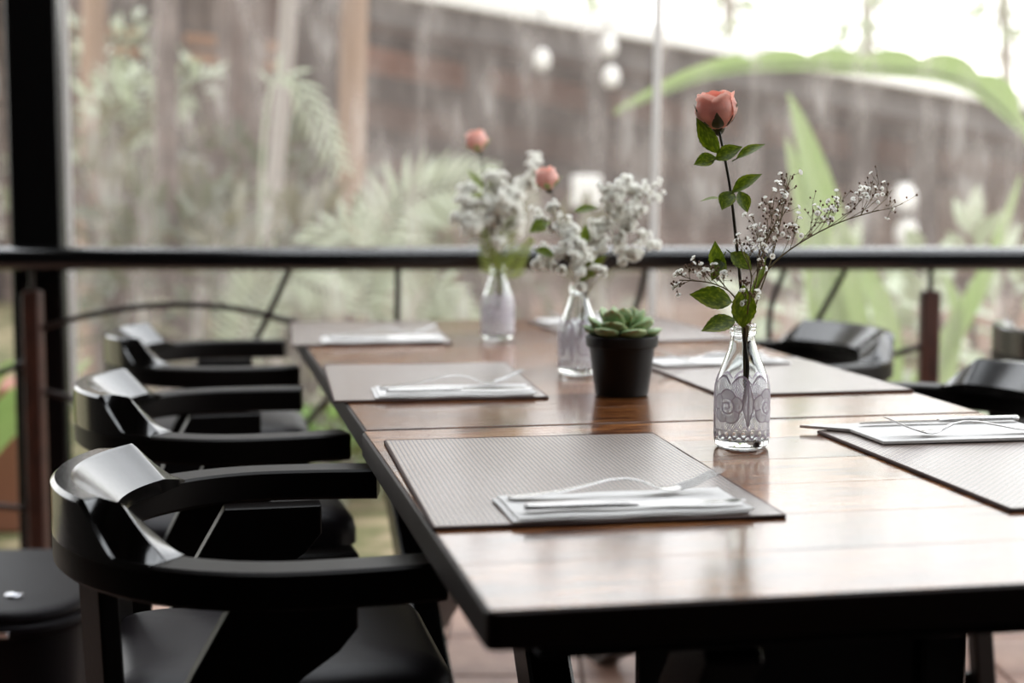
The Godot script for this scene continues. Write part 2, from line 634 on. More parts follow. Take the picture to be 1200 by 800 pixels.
func build_railing() -> void:
	var z := -4.05
	var ra := thing("railing", "black metal handrail with bent iron rods in front of the clear sheets", "railing", Vector3(0, 0, z))
	var b := MB.new()
	var secs := []
	var prof := []
	for k in 40:                       # rounded box section
		var a := TAU * (k + 0.5) / 40
		var cx := signf(cos(a)) * pow(absf(cos(a)), 0.62) * 0.06
		var cy := signf(sin(a)) * pow(absf(sin(a)), 0.62) * 0.029
		prof.append(Vector2(cx, cy))
	for x in [-3.2, 3.6]:
		var ring := []
		for q in prof: ring.append(Vector3(x, 0.868 + q.y, q.x))
		secs.append(ring)
	b.loft(secs)
	put("handrail", b, M.rail_paint, ra)
	var o := Vector3(0, 0, z)
	for u in [36.5, 1091.0]:
		var x := on_z(u, 305, z).x
		b = MB.new()
		b.box(Vector3(x, 0.43, 0), Vector3(0.045, 0.72, 0.045), 0.005)
		put("wooden_sleeve", b, M.sleeve, ra)
		b = MB.new()
		b.tube([Vector3(x, 0.01, 0), Vector3(x, 0.86, 0)], 0.007, 8)
		put("baluster_rod", b, M.iron, ra)
	var rods := [
		[[50, 384], [100, 370], [150, 361], [200, 357], [255, 359], [300, 366], [350, 379]],
		[[339, 316], [315, 368], [287, 425], [270, 470]],
		[[466, 316], [466, 350], [465, 400], [463, 480]],
		[[757, 316], [750, 345], [741, 376], [735, 430]],
		[[920, 316], [908, 345], [902, 372], [901, 420]],
		[[991, 316], [975, 345], [957, 378], [930, 430]],
		[[1083, 405], [1060, 411], [1035, 421], [990, 445]],
		[[48, 458], [75, 464], [120, 480], [190, 520]],
		[[-40, 443], [0, 436], [27, 425]],
		[[-40, 590], [0, 593], [27, 596]],
		[[405, 440], [385, 466], [358, 498], [335, 540]],
	]
	for r in rods:
		var pts := []
		for q in r:
			pts.append(on_z(q[0], q[1], z) - o)
		b = MB.new()
		b.tube(smooth_path(pts, 20), 0.0075, 8)
		put("rod", b, M.iron, ra)
	# the black post behind the handrail
	var p := thing("post", "square black post rising behind the handrail at the left", "post", Vector3(-1.183, 0, -4.165))
	b = MB.new()
	b.box(Vector3(0, 1.47, 0), Vector3(0.130, 2.93, 0.05), 0.006)
	put("shaft", b, M.black_paint, p)
	b = MB.new()
	b.box(Vector3(0, 0.025, 0), Vector3(0.19, 0.03, 0.09), 0.004)
	put("foot_plate", b, M.black_paint, p)

# ---------------------------------------------------------------- tables
func build_tables() -> void:
	table("dining_table", "dark-framed wooden table nearest the camera with two place mats", 1.18, 2.068, 0.213, 1.057, 6, [[1.36, 1.92]])
	table("dining_table", "longer wooden table pushed up behind the first, next to the railing", 2.072, 3.64, 0.217, 1.059, 11, [[2.25, 3.45]])

func table(called: String, label: String, a0: float, a1: float, c0: float, c1: float, n: int, frames: Array) -> void:
	var mid := tp((a0 + a1) / 2, (c0 + c1) / 2, 0)
	var t := thing(called, label, "table", mid, TURN)
	var L := a1 - a0
	var W := c1 - c0
	var pw := (L - 0.008) / n
	var pb := MB.new()
	pb.box(Vector3.ZERO, Vector3(W - 0.008, 0.026, pw - 0.0003), 0.0006)
	var pm := pb.mesh()
	for i in n:
		var o := put("plank", pm, M["plank%d" % rng.randi_range(0, 3)], t)
		o.position = Vector3(0, TOP - 0.013, L / 2 - 0.004 - pw * (i + 0.5))
		if i % 2: o.rotation.y = PI
	var b := MB.new()
	# dark band round the rim, rounded at the corners
	var out := rounded(W, L, 0.010, 5)
	var inn := rounded(W - 0.010, L - 0.010, 0.006, 5)
	var secs := []
	for q in [[out, TOP - 0.030], [out, TOP - 0.003], [rounded(W - 0.004, L - 0.004, 0.009, 5), TOP - 0.0012], [inn, TOP - 0.0012], [inn, TOP - 0.030]]:
		var ring := []
		for p in q[0]: ring.append(Vector3(p.x, q[1], p.y))
		secs.append(ring)
	secs.append(secs[0])
	b.grid(secs, true)
	b.orient(0)
	put("edge_band", b, M.edge, t)
	b = MB.new()
	b.box(Vector3(0, TOP - 0.042, 0), Vector3(W - 0.10, 0.024, L - 0.10), 0.002)
	put("under_frame", b, M.black_paint, t)
	for s in [-1, 1]:
		for d in [-1, 1]:
			b = MB.new()
			var x: float = s * (W / 2 - 0.20) + d * 0.0265
			var p0 := Vector3(x, TOP - 0.055, d * (L / 2 - 0.12))
			var p1 := Vector3(x, 0.003, -d * (L / 2 - 0.12))
			var dir := (p1 - p0).normalized()
			var basis := Basis(Vector3(1, 0, 0), dir, Vector3(1, 0, 0).cross(dir))
			b.box(Vector3.ZERO, Vector3(0.05, (p1 - p0).length(), 0.07), 0.004, Transform3D(basis, (p0 + p1) / 2))
			put("leg", b, M.black_paint, t)
	b = MB.new()
	b.box(Vector3(0, 0.36, 0), Vector3(W - 0.36, 0.045, 0.045), 0.004)
	put("stretcher", b, M.black_paint, t)
	if L > 1.0:
		return
	b = MB.new()
	b.box(Vector3(-0.04, 0.40, 0.03), Vector3(W - 0.54, 0.58, 0.022), 0.003)
	put("modesty_panel", b, M.black_paint, t)
	b = MB.new()
	b.box(Vector3(W / 2 - 0.29, 0.348, 0.03), Vector3(0.05, 0.69, 0.05), 0.004)
	put("centre_post", b, M.black_paint, t)

func rounded(w: float, l: float, r: float, n: int) -> Array:
	var out := []
	for q in [[1, 1, 0.0], [-1, 1, 0.5], [-1, -1, 1.0], [1, -1, 1.5]]:
		for k in n + 1:
			var a: float = PI * (q[2] + 0.5 * k / n)
			out.append(Vector2(q[0] * (w / 2 - r) + cos(a) * r, q[1] * (l / 2 - r) + sin(a) * r))
	return out

# ---------------------------------------------------------------- chairs
func ring_at(th: float, s: float, side: float) -> Array:
	# (point on the bent rail's centre line, outward direction)
	if s <= 0.0:
		var p := Vector3(0.08 - 0.222 * cos(th), 0, 0.272 * sin(th))
		var n := Vector3(-cos(th) * 0.272, 0, sin(th) * 0.222).normalized()
		return [p, n]
	return [Vector3(0.08 + s, 0, side * (0.272 - 0.7 * s * s)), Vector3(0.0 + 1.4 * s, 0, side).normalized()]

func rail_path() -> Array:
	var out := []
	for k in 6: out.append(ring_at(0, 0.135 * (6 - k) / 6.0, -1.0))
	for k in 33: out.append(ring_at(-PI / 2 + PI * k / 32.0, 0, 1))
	for k in 6: out.append(ring_at(0, 0.135 * (k + 1) / 6.0, 1.0))
	return out

func make_chair(label: String) -> Node3D:
	var t := thing("armchair", label, "chair", Vector3.ZERO, 0.0, "black low-backed armchairs")
	var b := MB.new()
	var secs := []
	for q in rail_path():
		var ring := []
		for c in [[0.026, 0.666], [0.026, 0.697], [0.0225, 0.7], [-0.0225, 0.7], [-0.026, 0.697], [-0.026, 0.666], [-0.022, 0.662], [0.022, 0.662]]:
			ring.append(q[0] + q[1] * c[0] + Vector3(0, c[1], 0))
		secs.append(ring)
	b.loft(secs, true)
	put("arm_rail", b, M.worn, t)
	# crest: upright outside, broad ridge, sloping face inside, cut down at both ends
	b = MB.new()
	secs = []
	var te := 0.98
	for k in 73:
		var th := -te + 2.0 * te * k / 72.0
		var q := ring_at(th, 0, 1)
		var rise := clampf((te - absf(th)) / 0.24, 0.0, 1.0)
		var rout := clampf((te - 0.20 - absf(th)) / 0.20, 0.0, 1.0)
		var ring := []
		var inn := lerpf(-0.0255, -0.041, smoothstep(0.0, 0.3, te - absf(th)))
		for c in [[0.0264, 0.694], [0.0264, 0.7003 + 0.046 * rout], [0.0220, 0.7006 + 0.050 * rout], [0.005, 0.7006 + 0.050 * rise], [0.002, 0.7006 + 0.048 * rise], [inn, 0.7006 + 0.010 * rise], [inn, 0.694]]:
			ring.append(q[0] + q[1] * c[0] + Vector3(0, c[1], 0))
		secs.append(ring)
	b.loft(secs, true)
	put("crest_rail", b, M.lacquer, t)
	# bent boards from the arms down to the seat
	var poly := [Vector2(0.0, 0.663), Vector2(0.118, 0.663), Vector2(0.118, 0.628), Vector2(0.10, 0.606), Vector2(0.066, 0.582), Vector2(0.03, 0.548), Vector2(0.0, 0.505), Vector2(-0.012, 0.49), Vector2(-0.012, 0.47), Vector2(-0.085, 0.47), Vector2(-0.085, 0.49), Vector2(-0.072, 0.53), Vector2(-0.042, 0.59)]
	for s in [-1, 1]:
		b = MB.new()
		b.extrude(poly, Transform3D(Basis(), Vector3(0.02, 0, s * 0.222)), 0.036, 0.002)
		put("arm_support", b, M.worn, t)
	for th in [-0.5, 0.5]:
		b = MB.new()
		var q := ring_at(th, 0, 1)
		var p0: Vector3 = q[0] + Vector3(0, 0.664, 0)
		var p1 := Vector3(-0.108, 0.47, q[0].z * 0.9)
		var dir := (p1 - p0).normalized()
		var sd := Vector3(q[1].z, 0, -q[1].x)
		b.box(Vector3.ZERO, Vector3(0.058, (p1 - p0).length(), 0.022), 0.003, Transform3D(Basis(sd, dir, sd.cross(dir)), (p0 + p1) / 2))
		put("back_upright", b, M.worn, t)
	# padded seat
	b = MB.new()
	secs = []
	for q in [[0.0, 0.40], [0.004, 0.395], [0.0, 0.508], [0.0, 0.528], [0.004, 0.544], [0.014, 0.555], [0.035, 0.562], [0.09, 0.565]]:
		var ring := []
		for p in rounded(0.365 - 2.0 * q[0], 0.325 - 2.0 * q[0], maxf(0.04 - q[0] * 0.3, 0.02), 5): ring.append(Vector3(0.068 + p.x, q[1], p.y))
		secs.append(ring)
	b.loft(secs.slice(2))
	put("seat_cushion", b, M.vinyl_seat, t)
	b = MB.new()
	b.box(Vector3(0.068, 0.486, 0), Vector3(0.35, 0.042, 0.405), 0.004)
	put("seat_frame", b, M.worn, t)
	for q in [[-0.075, -0.165], [-0.075, 0.165], [0.215, -0.165], [0.215, 0.165]]:
		b = MB.new()
		var p0 := Vector3(q[0], 0.47, q[1])
		var p1 := Vector3(q[0] * 1.0 + (-0.06 if q[0] < 0 else 0.02), 0.002, q[1] * 1.12)
		var dir := (p0 - p1).normalized()
		var sz := Vector3(0, 0, 1)
		var sx := dir.cross(sz).normalized()
		b.box(Vector3.ZERO, Vector3(0.036, (p1 - p0).length(), 0.036), 0.004, Transform3D(Basis(sx, dir, sx.cross(dir)), (p0 + p1) / 2))
		put("leg", b, M.worn, t)
	for s in [-1, 1]:
		b = MB.new()
		b.box(Vector3(0.09, 0.17, s * 0.2), Vector3(0.40, 0.026, 0.02), 0.003)
		put("stretcher", b, M.worn, t)
	return t

func build_chairs() -> void:
	var c := make_chair("black low-backed armchair nearest the camera, on the left of the table")
	c.position = tp(1.835, 0.022, 0); c.rotation.y = TURN
	copy(c, "armchair", "middle one of the three black armchairs on the left of the tables", tp(2.64, -0.005, 0), TURN + 0.05)
	copy(c, "armchair", "farthest black armchair on the left, beneath the arched iron rod", tp(3.51, 0.0, 0), TURN - 0.02)
	copy(c, "armchair", "black armchair at the lower right, showing only a leg below the table", tp(1.72, 1.30, 0), TURN + PI)
	copy(c, "armchair", "black armchair on the right with its arm behind the right-hand place mats", tp(2.50, 1.27, 0), TURN + PI)
	copy(c, "armchair", "farthest black armchair on the right, left of the wooden baluster sleeve", tp(3.30, 1.27, 0), TURN + PI + 0.06)
	copy(c, "armchair", "black armchair cut off by the right edge, facing away from the table", Vector3(1.205, 0, -3.52), 0.05)

# ---------------------------------------------------------------- bin
func build_bin() -> void:
	var t := thing("storage_bin", "black plastic bin with rounded lid standing behind the nearest chair", "bin", Vector3(-1.005, 0, -3.06), 0.06)
	t.scale = Vector3(1, 0.79, 1)
	var b := MB.new()
	var secs := []
	for q in [[0.40, 0.46, 0.002], [0.41, 0.47, 0.012], [0.44, 0.50, 0.34]]:
		var ring := []
		for p in rounded(q[0], q[1], 0.10, 8): ring.append(Vector3(p.x, q[2], p.y))
		secs.append(ring)
	b.loft(secs)
	put("body", b, M.bin, t)
	b = MB.new()
	secs = []
	for q in [[0.45, 0.51, 0.342], [0.468, 0.528, 0.346], [0.468, 0.528, 0.366], [0.46, 0.52, 0.372], [0.452, 0.512, 0.374]]:
		var ring := []
		for p in rounded(q[0], q[1], 0.12, 8): ring.append(Vector3(p.x, q[2], p.y))
		secs.append(ring)
	b.loft(secs)
	put("rim", b, M.bin, t)
	b = MB.new()
	secs = []
	for q in [[0.452, 0.512, 0.375], [0.458, 0.518, 0.380], [0.456, 0.516, 0.394], [0.444, 0.504, 0.400], [0.42, 0.48, 0.403], [0.3, 0.34, 0.4045]]:
		var ring := []
		for p in rounded(q[0], q[1], 0.12 if q[0] > 0.4 else 0.08, 8): ring.append(Vector3(p.x, q[2], p.y))
		secs.append(ring)
	b.loft(secs)
	var lid := put("lid", b, M.bin, t)
	b = MB.new()
	b.lathe([Vector2(0, 0.404), Vector2(0.016, 0.404), Vector2(0.016, 0.409), Vector2(0.012, 0.412), Vector2(0, 0.413)], 20, Vector3(0.105, 0, 0.145))
	put("button", b, M.chrome, lid)
	b = MB.new()
	b.box(Vector3(0.112, 0.356, 0.2655), Vector3(0.02, 0.016, 0.006), 0.002)
	put("latch", b, M.chrome, t)

# ---------------------------------------------------------------- place settings
func build_settings() -> void:
	var mats := [
		[1.712, 0.389, -0.030, 0.505, 0.334, 1, "woven brown place mat nearest the camera, on the left"],
		[2.545, 0.366, -0.05, 0.45, 0.308, 1, "woven place mat in the middle of the left side"],
		[3.355, 0.358, -0.06, 0.49, 0.305, 1, "farthest woven place mat on the left, before the handrail"],
		[1.690, 0.912, -0.002, 0.50, 0.290, -1, "woven place mat cut off by the right edge, nearest the camera"],
		[2.515, 0.903, 0.02, 0.46, 0.30, -1, "woven place mat behind the lace bottle, on the right side"],
		[3.305, 0.895, 0.05, 0.49, 0.31, -1, "farthest woven place mat on the right, behind the potted succulent"],
	]
	var forks := ["fork with its tines off the napkin on the nearest left mat", "fork on the napkin of the middle left mat", "fork on the farthest left mat, far from the camera", "fork lying at the right edge of the frame, tines pointing left", "fork on the mat behind the lace bottle", "fork on the farthest right mat"]
	var knives := ["knife lying along the near hem of the nearest left mat", "knife on the napkin of the middle left mat", "knife on the farthest left mat, far from the camera", "knife at the right with its pale blade pointing left", "knife on the mat behind the lace bottle", "knife on the farthest right mat"]
	var naps := ["white paper napkin under the cutlery nearest the camera, left", "white paper napkin on the middle left mat", "white paper napkin on the farthest left mat", "white paper napkin at the right edge under a fork", "white paper napkin on the mat behind the lace bottle", "white paper napkin on the farthest right mat"]
	for i in 6:
		var q: Array = mats[i]
		var at := tp(q[0], q[1], TOP + 0.0005)
		var turn: float = TURN + q[2]
		var t := thing("place_mat", q[6], "place mat", at, turn, "woven place mats")
		var b := MB.new()
		var w: float = q[4]
		var l: float = q[3]
		var rows := []
		for r in 13:
			var row := []
			for k in 9:
				row.append(Vector3((k / 8.0 - 0.5) * (w - 0.004), 0.0032 + 0.0004 * sin(r * 1.3 + i) * sin(k * 1.1), (r / 12.0 - 0.5) * (l - 0.004)))
			rows.append(row)
		b.grid(rows)
		put("weave", b, M.weave, t)
		b = MB.new()
		var secs := []
		var o2 := rounded(w, l, 0.003, 2)
		var i2 := rounded(w - 0.005, l - 0.005, 0.002, 2)
		for s in [[o2, 0.0002], [o2, 0.0028], [i2, 0.0036], [i2, 0.0002]]:
			var ring := []
			for p in s[0]: ring.append(Vector3(p.x, s[1], p.y))
			secs.append(ring)
		secs.append(secs[0])
		b.grid(secs, true)
		b.orient(0)
		put("binding", b, M.binding, t)
		# napkin, fork and knife lie at the diner's right hand
		var s: int = q[5]
		var nb := MB.new()
		var na := l / 2 - 0.062                      # towards the near hem on the left side
		var basis := Basis(Vector3.UP, turn + (0.0 if s > 0 else PI))
		var place := func(x: float, y: float, z: float) -> Vector3: return at + basis * Vector3(x, y, z)
		for k in 2:
			var top := []
			var d := 0.006 * k
			for r in 6:
				var row := []
				for cc in 10:
					row.append(Vector3((cc / 9.0 - 0.5) * 0.225 + d, 0.0018 + 0.0019 * k + 0.0006 * sin(cc * 1.7 + r + i), (r / 5.0 - 0.5) * 0.108 - d * 0.5))
				top.append(row)
			var bot := []
			for row in top:
				var rw := []
				for p in row: rw.append(p - Vector3(0, 0.0017, 0))
				bot.append(rw)
			sheet(nb, top, bot)
		if i == 3:
			nb = MB.new()
			nb.extrude([Vector2(0.165, 0.086), Vector2(0.115, 0.045), Vector2(0.112, -0.054), Vector2(-0.112, -0.054), Vector2(-0.118, 0.09)], Transform3D(Basis(Vector3(1, 0, 0), PI / 2), Vector3(0, 0.0022, 0)), 0.0036, 0.0006)
		var nz: float = na + 0.004
		var nx := 0.018
		if i == 3:
			nz = 0.175
			nx = -0.002
		var np := put("napkin", nb, M.napkin)
		np.position = place.call(nx, 0.0042, nz)
		np.rotation.y = basis.get_euler().y + [0.03, 0.0, 0.02, -0.02, 0.05, 0.0][i]
		tag(np, naps[i], "napkin", "paper napkins")
		var f := fork(forks[i])
		f.position = place.call(nx + 0.010, 0.0092, nz - 0.033) if i != 3 else place.call(-0.008, 0.0092, 0.148)
		f.rotation.y = basis.get_euler().y + [0.05, 0.08, 0.06, -0.02, 0.06, 0.05][i]
		var kn := knife(knives[i])
		kn.position = place.call(nx + 0.012, 0.0092, nz + 0.030) if i != 3 else place.call(-0.012, 0.0092, 0.238)
		kn.rotation.y = basis.get_euler().y + [0.0, 0.03, 0.03, 0.0, 0.03, 0.03][i]

func sheet(b: MB, top: Array, bot: Array) -> void:
	var at := b.idx.size()
	b.grid(top)
	var rb := bot.duplicate(); rb.reverse()
	b.grid(rb)
	var R := top.size() - 1
	var C: int = top[0].size() - 1
	b.grid([bot[0], top[0]])
	b.grid([top[R], bot[R]])
	var l0 := []; var l1 := []; var r0 := []; var r1 := []
	for r in R + 1:
		l0.append(top[r][0]); l1.append(bot[r][0]); r0.append(bot[r][C]); r1.append(top[r][C])
	b.grid([l0, l1])
	b.grid([r0, r1])
	b.orient(at)

func bar(b: MB, st: Array) -> void:
	# stations (x, height, z, half width, half thickness): an oval bar
	var secs := []
	for q in st:
		var ring := []
		for k in 12:
			var a := TAU * k / 12
			ring.append(Vector3(q[0], q[1] + sin(a) * q[4], q[2] + cos(a) * q[3]))
		secs.append(ring)
	b.loft(secs)

func fork(label: String) -> Node3D:
	var t := thing("fork", label, "fork", Vector3.ZERO, 0.0, "table forks")
	var b := MB.new()
	var st := []
	for q in [[-0.112, 0.002, 0.002], [-0.111, 0.0021, 0.0055], [-0.105, 0.0024, 0.0085], [-0.09, 0.003, 0.0088], [-0.06, 0.0058, 0.0068], [-0.03, 0.0118, 0.0044], [-0.012, 0.0152, 0.0034], [0.006, 0.0158, 0.003], [0.02, 0.0132, 0.0034], [0.032, 0.0082, 0.0065], [0.040, 0.0052, 0.0105], [0.050, 0.0038, 0.0122], [0.060, 0.0050, 0.0118]]:
		st.append([q[0], q[1], 0.0, q[2], 0.0013])
	bar(b, st)
	put("handle", b, M.steel, t)
	for k in 4:
		b = MB.new()
		var z := (k - 1.5) * 0.0068
		bar(b, [[0.058, 0.0048, z, 0.0022, 0.0011], [0.075, 0.0098, z, 0.0020, 0.0010], [0.093, 0.0175, z, 0.0017, 0.0009], [0.104, 0.0225, z, 0.0008, 0.0006]])
		put("tine", b, M.steel, t)
	return t

func knife(label: String) -> Node3D:
	var t := thing("table_knife", label, "knife", Vector3.ZERO, 0.0, "table knives")
	var b := MB.new()
	var st := []
	for q in [[-0.108, 0.004, 0.004], [-0.105, 0.0045, 0.0078], [-0.09, 0.0047, 0.0085], [-0.05, 0.0046, 0.0075], [-0.015, 0.004, 0.0062], [0.0, 0.0035, 0.005]]:
		st.append([q[0], q[1], 0.0, q[2], 0.0032 if q[0] < -0.01 else 0.0022])
	bar(b, st)
	put("handle", b, M.steel, t)
	b = MB.new()
	var secs := []
	for q in [[-0.002, 0.0045, -0.0045], [0.01, 0.007, -0.0055], [0.03, 0.0085, -0.0055], [0.07, 0.0085, -0.0055], [0.09, 0.0075, -0.0052], [0.102, 0.003, -0.0045], [0.106, -0.002, -0.0035]]:
		secs.append([Vector3(q[0], 0.0035, q[1]), Vector3(q[0], 0.0046, q[2]), Vector3(q[0], 0.0024, q[2])])
	b.loft(secs, true)
	put("blade", b, M.steel, t)
	return t

# ---------------------------------------------------------------- bottles and flowers
func make_bottle(label: String) -> Node3D:
	var t := thing("glass_bottle", label, "bottle", Vector3.ZERO, 0.0, "lace-wrapped milk bottles")
	var prof := [Vector2(0.0, 0.003), Vector2(0.022, 0.0025), Vector2(0.0255, 0.0), Vector2(0.029, 0.0008), Vector2(0.0318, 0.0045), Vector2(0.0328, 0.010), Vector2(0.0328, 0.064), Vector2(0.0322, 0.072), Vector2(0.030, 0.081), Vector2(0.0262, 0.092), Vector2(0.0215, 0.104), Vector2(0.0175, 0.115), Vector2(0.0150, 0.125), Vector2(0.0140, 0.131), Vector2(0.0140, 0.1325), Vector2(0.0160, 0.1340), Vector2(0.0160, 0.1365), Vector2(0.0146, 0.138), Vector2(0.0158, 0.140), Vector2(0.0158, 0.1435), Vector2(0.0148, 0.1455), Vector2(0.0130, 0.1455)]
	var inner := [Vector2(0.0118, 0.1435), Vector2(0.0116, 0.130), Vector2(0.0128, 0.123), Vector2(0.0152, 0.114), Vector2(0.0192, 0.103), Vector2(0.0240, 0.091), Vector2(0.0277, 0.080), Vector2(0.0299, 0.071), Vector2(0.0304, 0.064), Vector2(0.0304, 0.012), Vector2(0.0285, 0.0085), Vector2(0.0, 0.0085)]
	var b := MB.new()
	b.lathe(prof + inner, 48)
	put("glass", b, M.glass, t)
	b = MB.new()
	var rows := []
	for q in [[0.0331, 0.009], [0.0332, 0.02], [0.0332, 0.03], [0.0332, 0.045], [0.0332, 0.064], [0.0326, 0.073], [0.0306, 0.0815], [0.0282, 0.088]]:
		var ring := []
		for k in 49:
			var a := TAU * k / 48
			ring.append(Vector3(cos(a) * q[0], q[1], sin(a) * q[0]))
		rows.append(ring)
	b.grid(rows)
	# texture runs up the band by true height
	for i in b.uv.size():
		b.uv[i] = Vector2(b.uv[i].x, 1.0 - (b.v[i].y - 0.009) / 0.079)
	put("lace_band", b, M.lace, t)
	return t

func rose(label: String, base: Vector3, path: Array, bud_c: Vector3, axis: Vector3, size: float, leaves: Array, full := true) -> Node3D:
	# points are world points; the thing stands at its bottle's foot
	var t := thing("rose", label, "rose", base, 0.0, "pink roses")
	var b := MB.new()
	var pp := smooth_path(path.map(func(p): return p - base), 30)
	var rad := []
	for i in pp.size(): rad.append(lerpf(0.0024, 0.0017, float(i) / pp.size()) * (size / 0.024))
	b.tube(pp, rad, 8)
	put("stem", b, M.rose_stem, t)
	var B := Basis(Quaternion(Vector3.UP, axis.normalized()))
	var T := Transform3D(B, bud_c - base)
	var layers := [[5, 1.0, 0.0, 1.0], [4, 0.80, 0.5, 1.03], [3, 0.58, 0.2, 1.05], [3, 0.34, 0.9, 1.02]] if full else [[4, 0.92, 0.3, 1.0], [3, 0.66, 0.8, 1.08], [3, 0.38, 0.1, 1.08]]
	for L in layers:
		for k in L[0]:
			var pb := MB.new()
			var a0: float = TAU * (k + L[2]) / L[0]
			var rows := []
			for i in 9:
				var tt := i / 8.0
				var row := []
				for j in 9:
					var s := j / 4.0 - 1.0
					var prof := 0.40 + 0.64 * sin(minf(tt * 1.9, 1.0) * PI * 0.5) - 0.24 * smoothstep(0.55, 1.0, tt)
					var lip := 0.16 * smoothstep(0.82, 1.0, tt) * (1.0 if L[1] > 0.7 else 0.3)
					var rr: float = size * L[1] * (prof + lip) * (1.0 + 0.05 * s)
					var span: float = (1.06 if L[0] > 3 else 1.25) * (TAU / L[0]) * 0.62
					var an: float = a0 + s * span * (0.55 + 0.45 * sin(PI * clampf(tt * 0.75 + 0.12, 0, 1)))
					var y: float = size * (-0.85 + 1.75 * tt * L[3] - 0.22 * s * s * tt * tt) + 0.02 * size * sin(s * 5.0 + k)
					row.append(T * Vector3(cos(an) * rr, y, sin(an) * rr))
				rows.append(row)
			pb.grid(rows)
			put("petal", pb, (M.petal if full else M.petal_pale) if L[1] > 0.7 else (M.petal_in if full else M.petal), t)
	# hip and sepals
	b = MB.new()
	var hip := []
	for q in [[0.0, -1.25], [0.12, -1.22], [0.24, -1.08], [0.34, -0.92], [0.36, -0.82], [0.2, -0.7], [0.0, -0.68]]:
		hip.append(Vector2(q[0] * size, q[1] * size))
	b.lathe(hip, 12)
	for i in b.v.size(): b.v[i] = T * b.v[i]
	put("hip", b, M.sepal, t)
	for k in 5:
		b = MB.new()
		var a := TAU * (k + 0.35) / 5
		var d := Vector3(cos(a), 0, sin(a))
		var p0 := T * (d * size * 0.30 + Vector3(0, -0.86 * size, 0))
		var p1: Vector3
		if full: p1 = T * (d * size * 1.16 + Vector3(0, (0.48 - 0.45 * (k % 2)) * size, 0))
		else: p1 = T * (d * size * 1.5 + Vector3(0, (0.15 - 0.3 * (k % 2)) * size, 0))
		b.leaf(p0, p1, B * (d * 0.8 + Vector3(0, -0.7, 0)), size * 0.62, -0.3, 0.22 if full else 0.05, 6, 0.35)
		put("sepal", b, M.sepal if full else M.sepal_pale, t)
	for q in leaves:
		# [base point, tip point, width, tilt of the face, fold]
		b = MB.new()
		var p0: Vector3 = q[0] - base
		var p1: Vector3 = q[1] - base
		b.leaf(p0, p1, Vector3(q[3].x, q[3].y, q[3].z).normalized(), q[2], q[4], 0.07, 16, 0.45, 0.07)
		# midrib and stalk
		var d := (p1 - p0).normalized()
		b.tube([p0 - d * 0.006, p0 + d * 0.004], 0.0007, 5)
		put("leaf", b, M.rose_leaf if q.size() < 6 else q[5], t)
	return t

func breath(label: String, base: Vector3, stems: Array, size: float, white: float, seed_n: int) -> Node3D:
	# stems: [path of world points, number of side shoots, reach, upward pull]
	var t := thing("babys_breath", label, "flowers", base, 0.0, "sprays of baby's breath")
	var r := RandomNumberGenerator.new()
	r.seed = seed_n
	var fl := MB.new()
	var core := MB.new()
	var bd := MB.new()
	for st in stems:
		var sb := MB.new()
		var path := smooth_path(st[0].map(func(p): return p - base), 24)
		var rad := []
		for i in path.size(): rad.append(lerpf(0.0013, 0.0006, float(i) / path.size()))
		sb.tube(path, rad, 6)
		for k in st[1]:
			var f := lerpf(st[4] if st.size() > 4 else 0.45, 1.0, (k + r.randf()) / st[1])
			var i := mini(int(f * 24), 23)
			var p0: Vector3 = path[i]
			var tan_v: Vector3 = (path[mini(i + 1, 24)] - path[maxi(i - 1, 0)]).normalized()
			var rnd := Vector3(r.randf_range(-1, 1), r.randf_range(-1, 1), r.randf_range(-0.9, 0.9))
			var d: Vector3 = (tan_v * 0.7 + rnd * 0.75 + Vector3.UP * st[3]).normalized()
			var L: float = st[2] * r.randf_range(0.55, 1.0)
			var p1 := p0 + d * L * 0.55 + tan_v * L * 0.15
			var p2: Vector3 = p1 + (d + Vector3.UP * 0.25 * st[3]).normalized() * L * 0.4
			sb.tube([p0, p1, p2], 0.0004, 5)
			var n := r.randi_range(4, 7) if white < 0.5 else r.randi_range(7, 11)
			for j in n:
				var from: Vector3 = p1.lerp(p2, r.randf()) if white > 0.5 else p0.lerp(p2, r.randf_range(0.4, 1.0))
				var dd := (d + Vector3(r.randf_range(-1, 1), r.randf_range(-0.6, 1), r.randf_range(-1, 1)) * (1.7 if white < 0.5 else 1.2)).normalized()
				var to := from + dd * L * (r.randf_range(0.22, 0.5) if white > 0.5 else r.randf_range(0.28, 0.58))
				sb.tube([from, (from + to) / 2 + Vector3(0, -0.0006, 0), to], 0.00024, 4)
				if r.randf() < white:
					floret(fl, core, to, dd, size * r.randf_range(0.8, 1.15), r)
				else:
					bd.ball(to, size * r.randf_range(0.30, 0.42), 6, 4, 1.15)
				if r.randf() < 0.8:
					var q2: Vector3 = from.lerp(to, 0.55) + Vector3(r.randf_range(-1, 1), r.randf_range(-.4, 1), r.randf_range(-1, 1)) * L * 0.13
					sb.tube([from.lerp(to, 0.45), q2], 0.0002, 4)
					if r.randf() < white * 0.9:
						floret(fl, core, q2, dd, size * r.randf_range(0.75, 1.0), r)
					else:
						bd.ball(q2, size * r.randf_range(0.26, 0.38), 6, 4, 1.15)
		put("stem", sb, M.twig, t)
	if fl.v.size():
		var o := put("florets", fl, M.floret, t)
		o.set_meta("kind", "stuff")
		o = put("floret_cores", core, M.floret_core, t)
		o.set_meta("kind", "stuff")
	if bd.v.size():
		var o2 := put("buds", bd, M.bud, t)
		o2.set_meta("kind", "stuff")
	return t

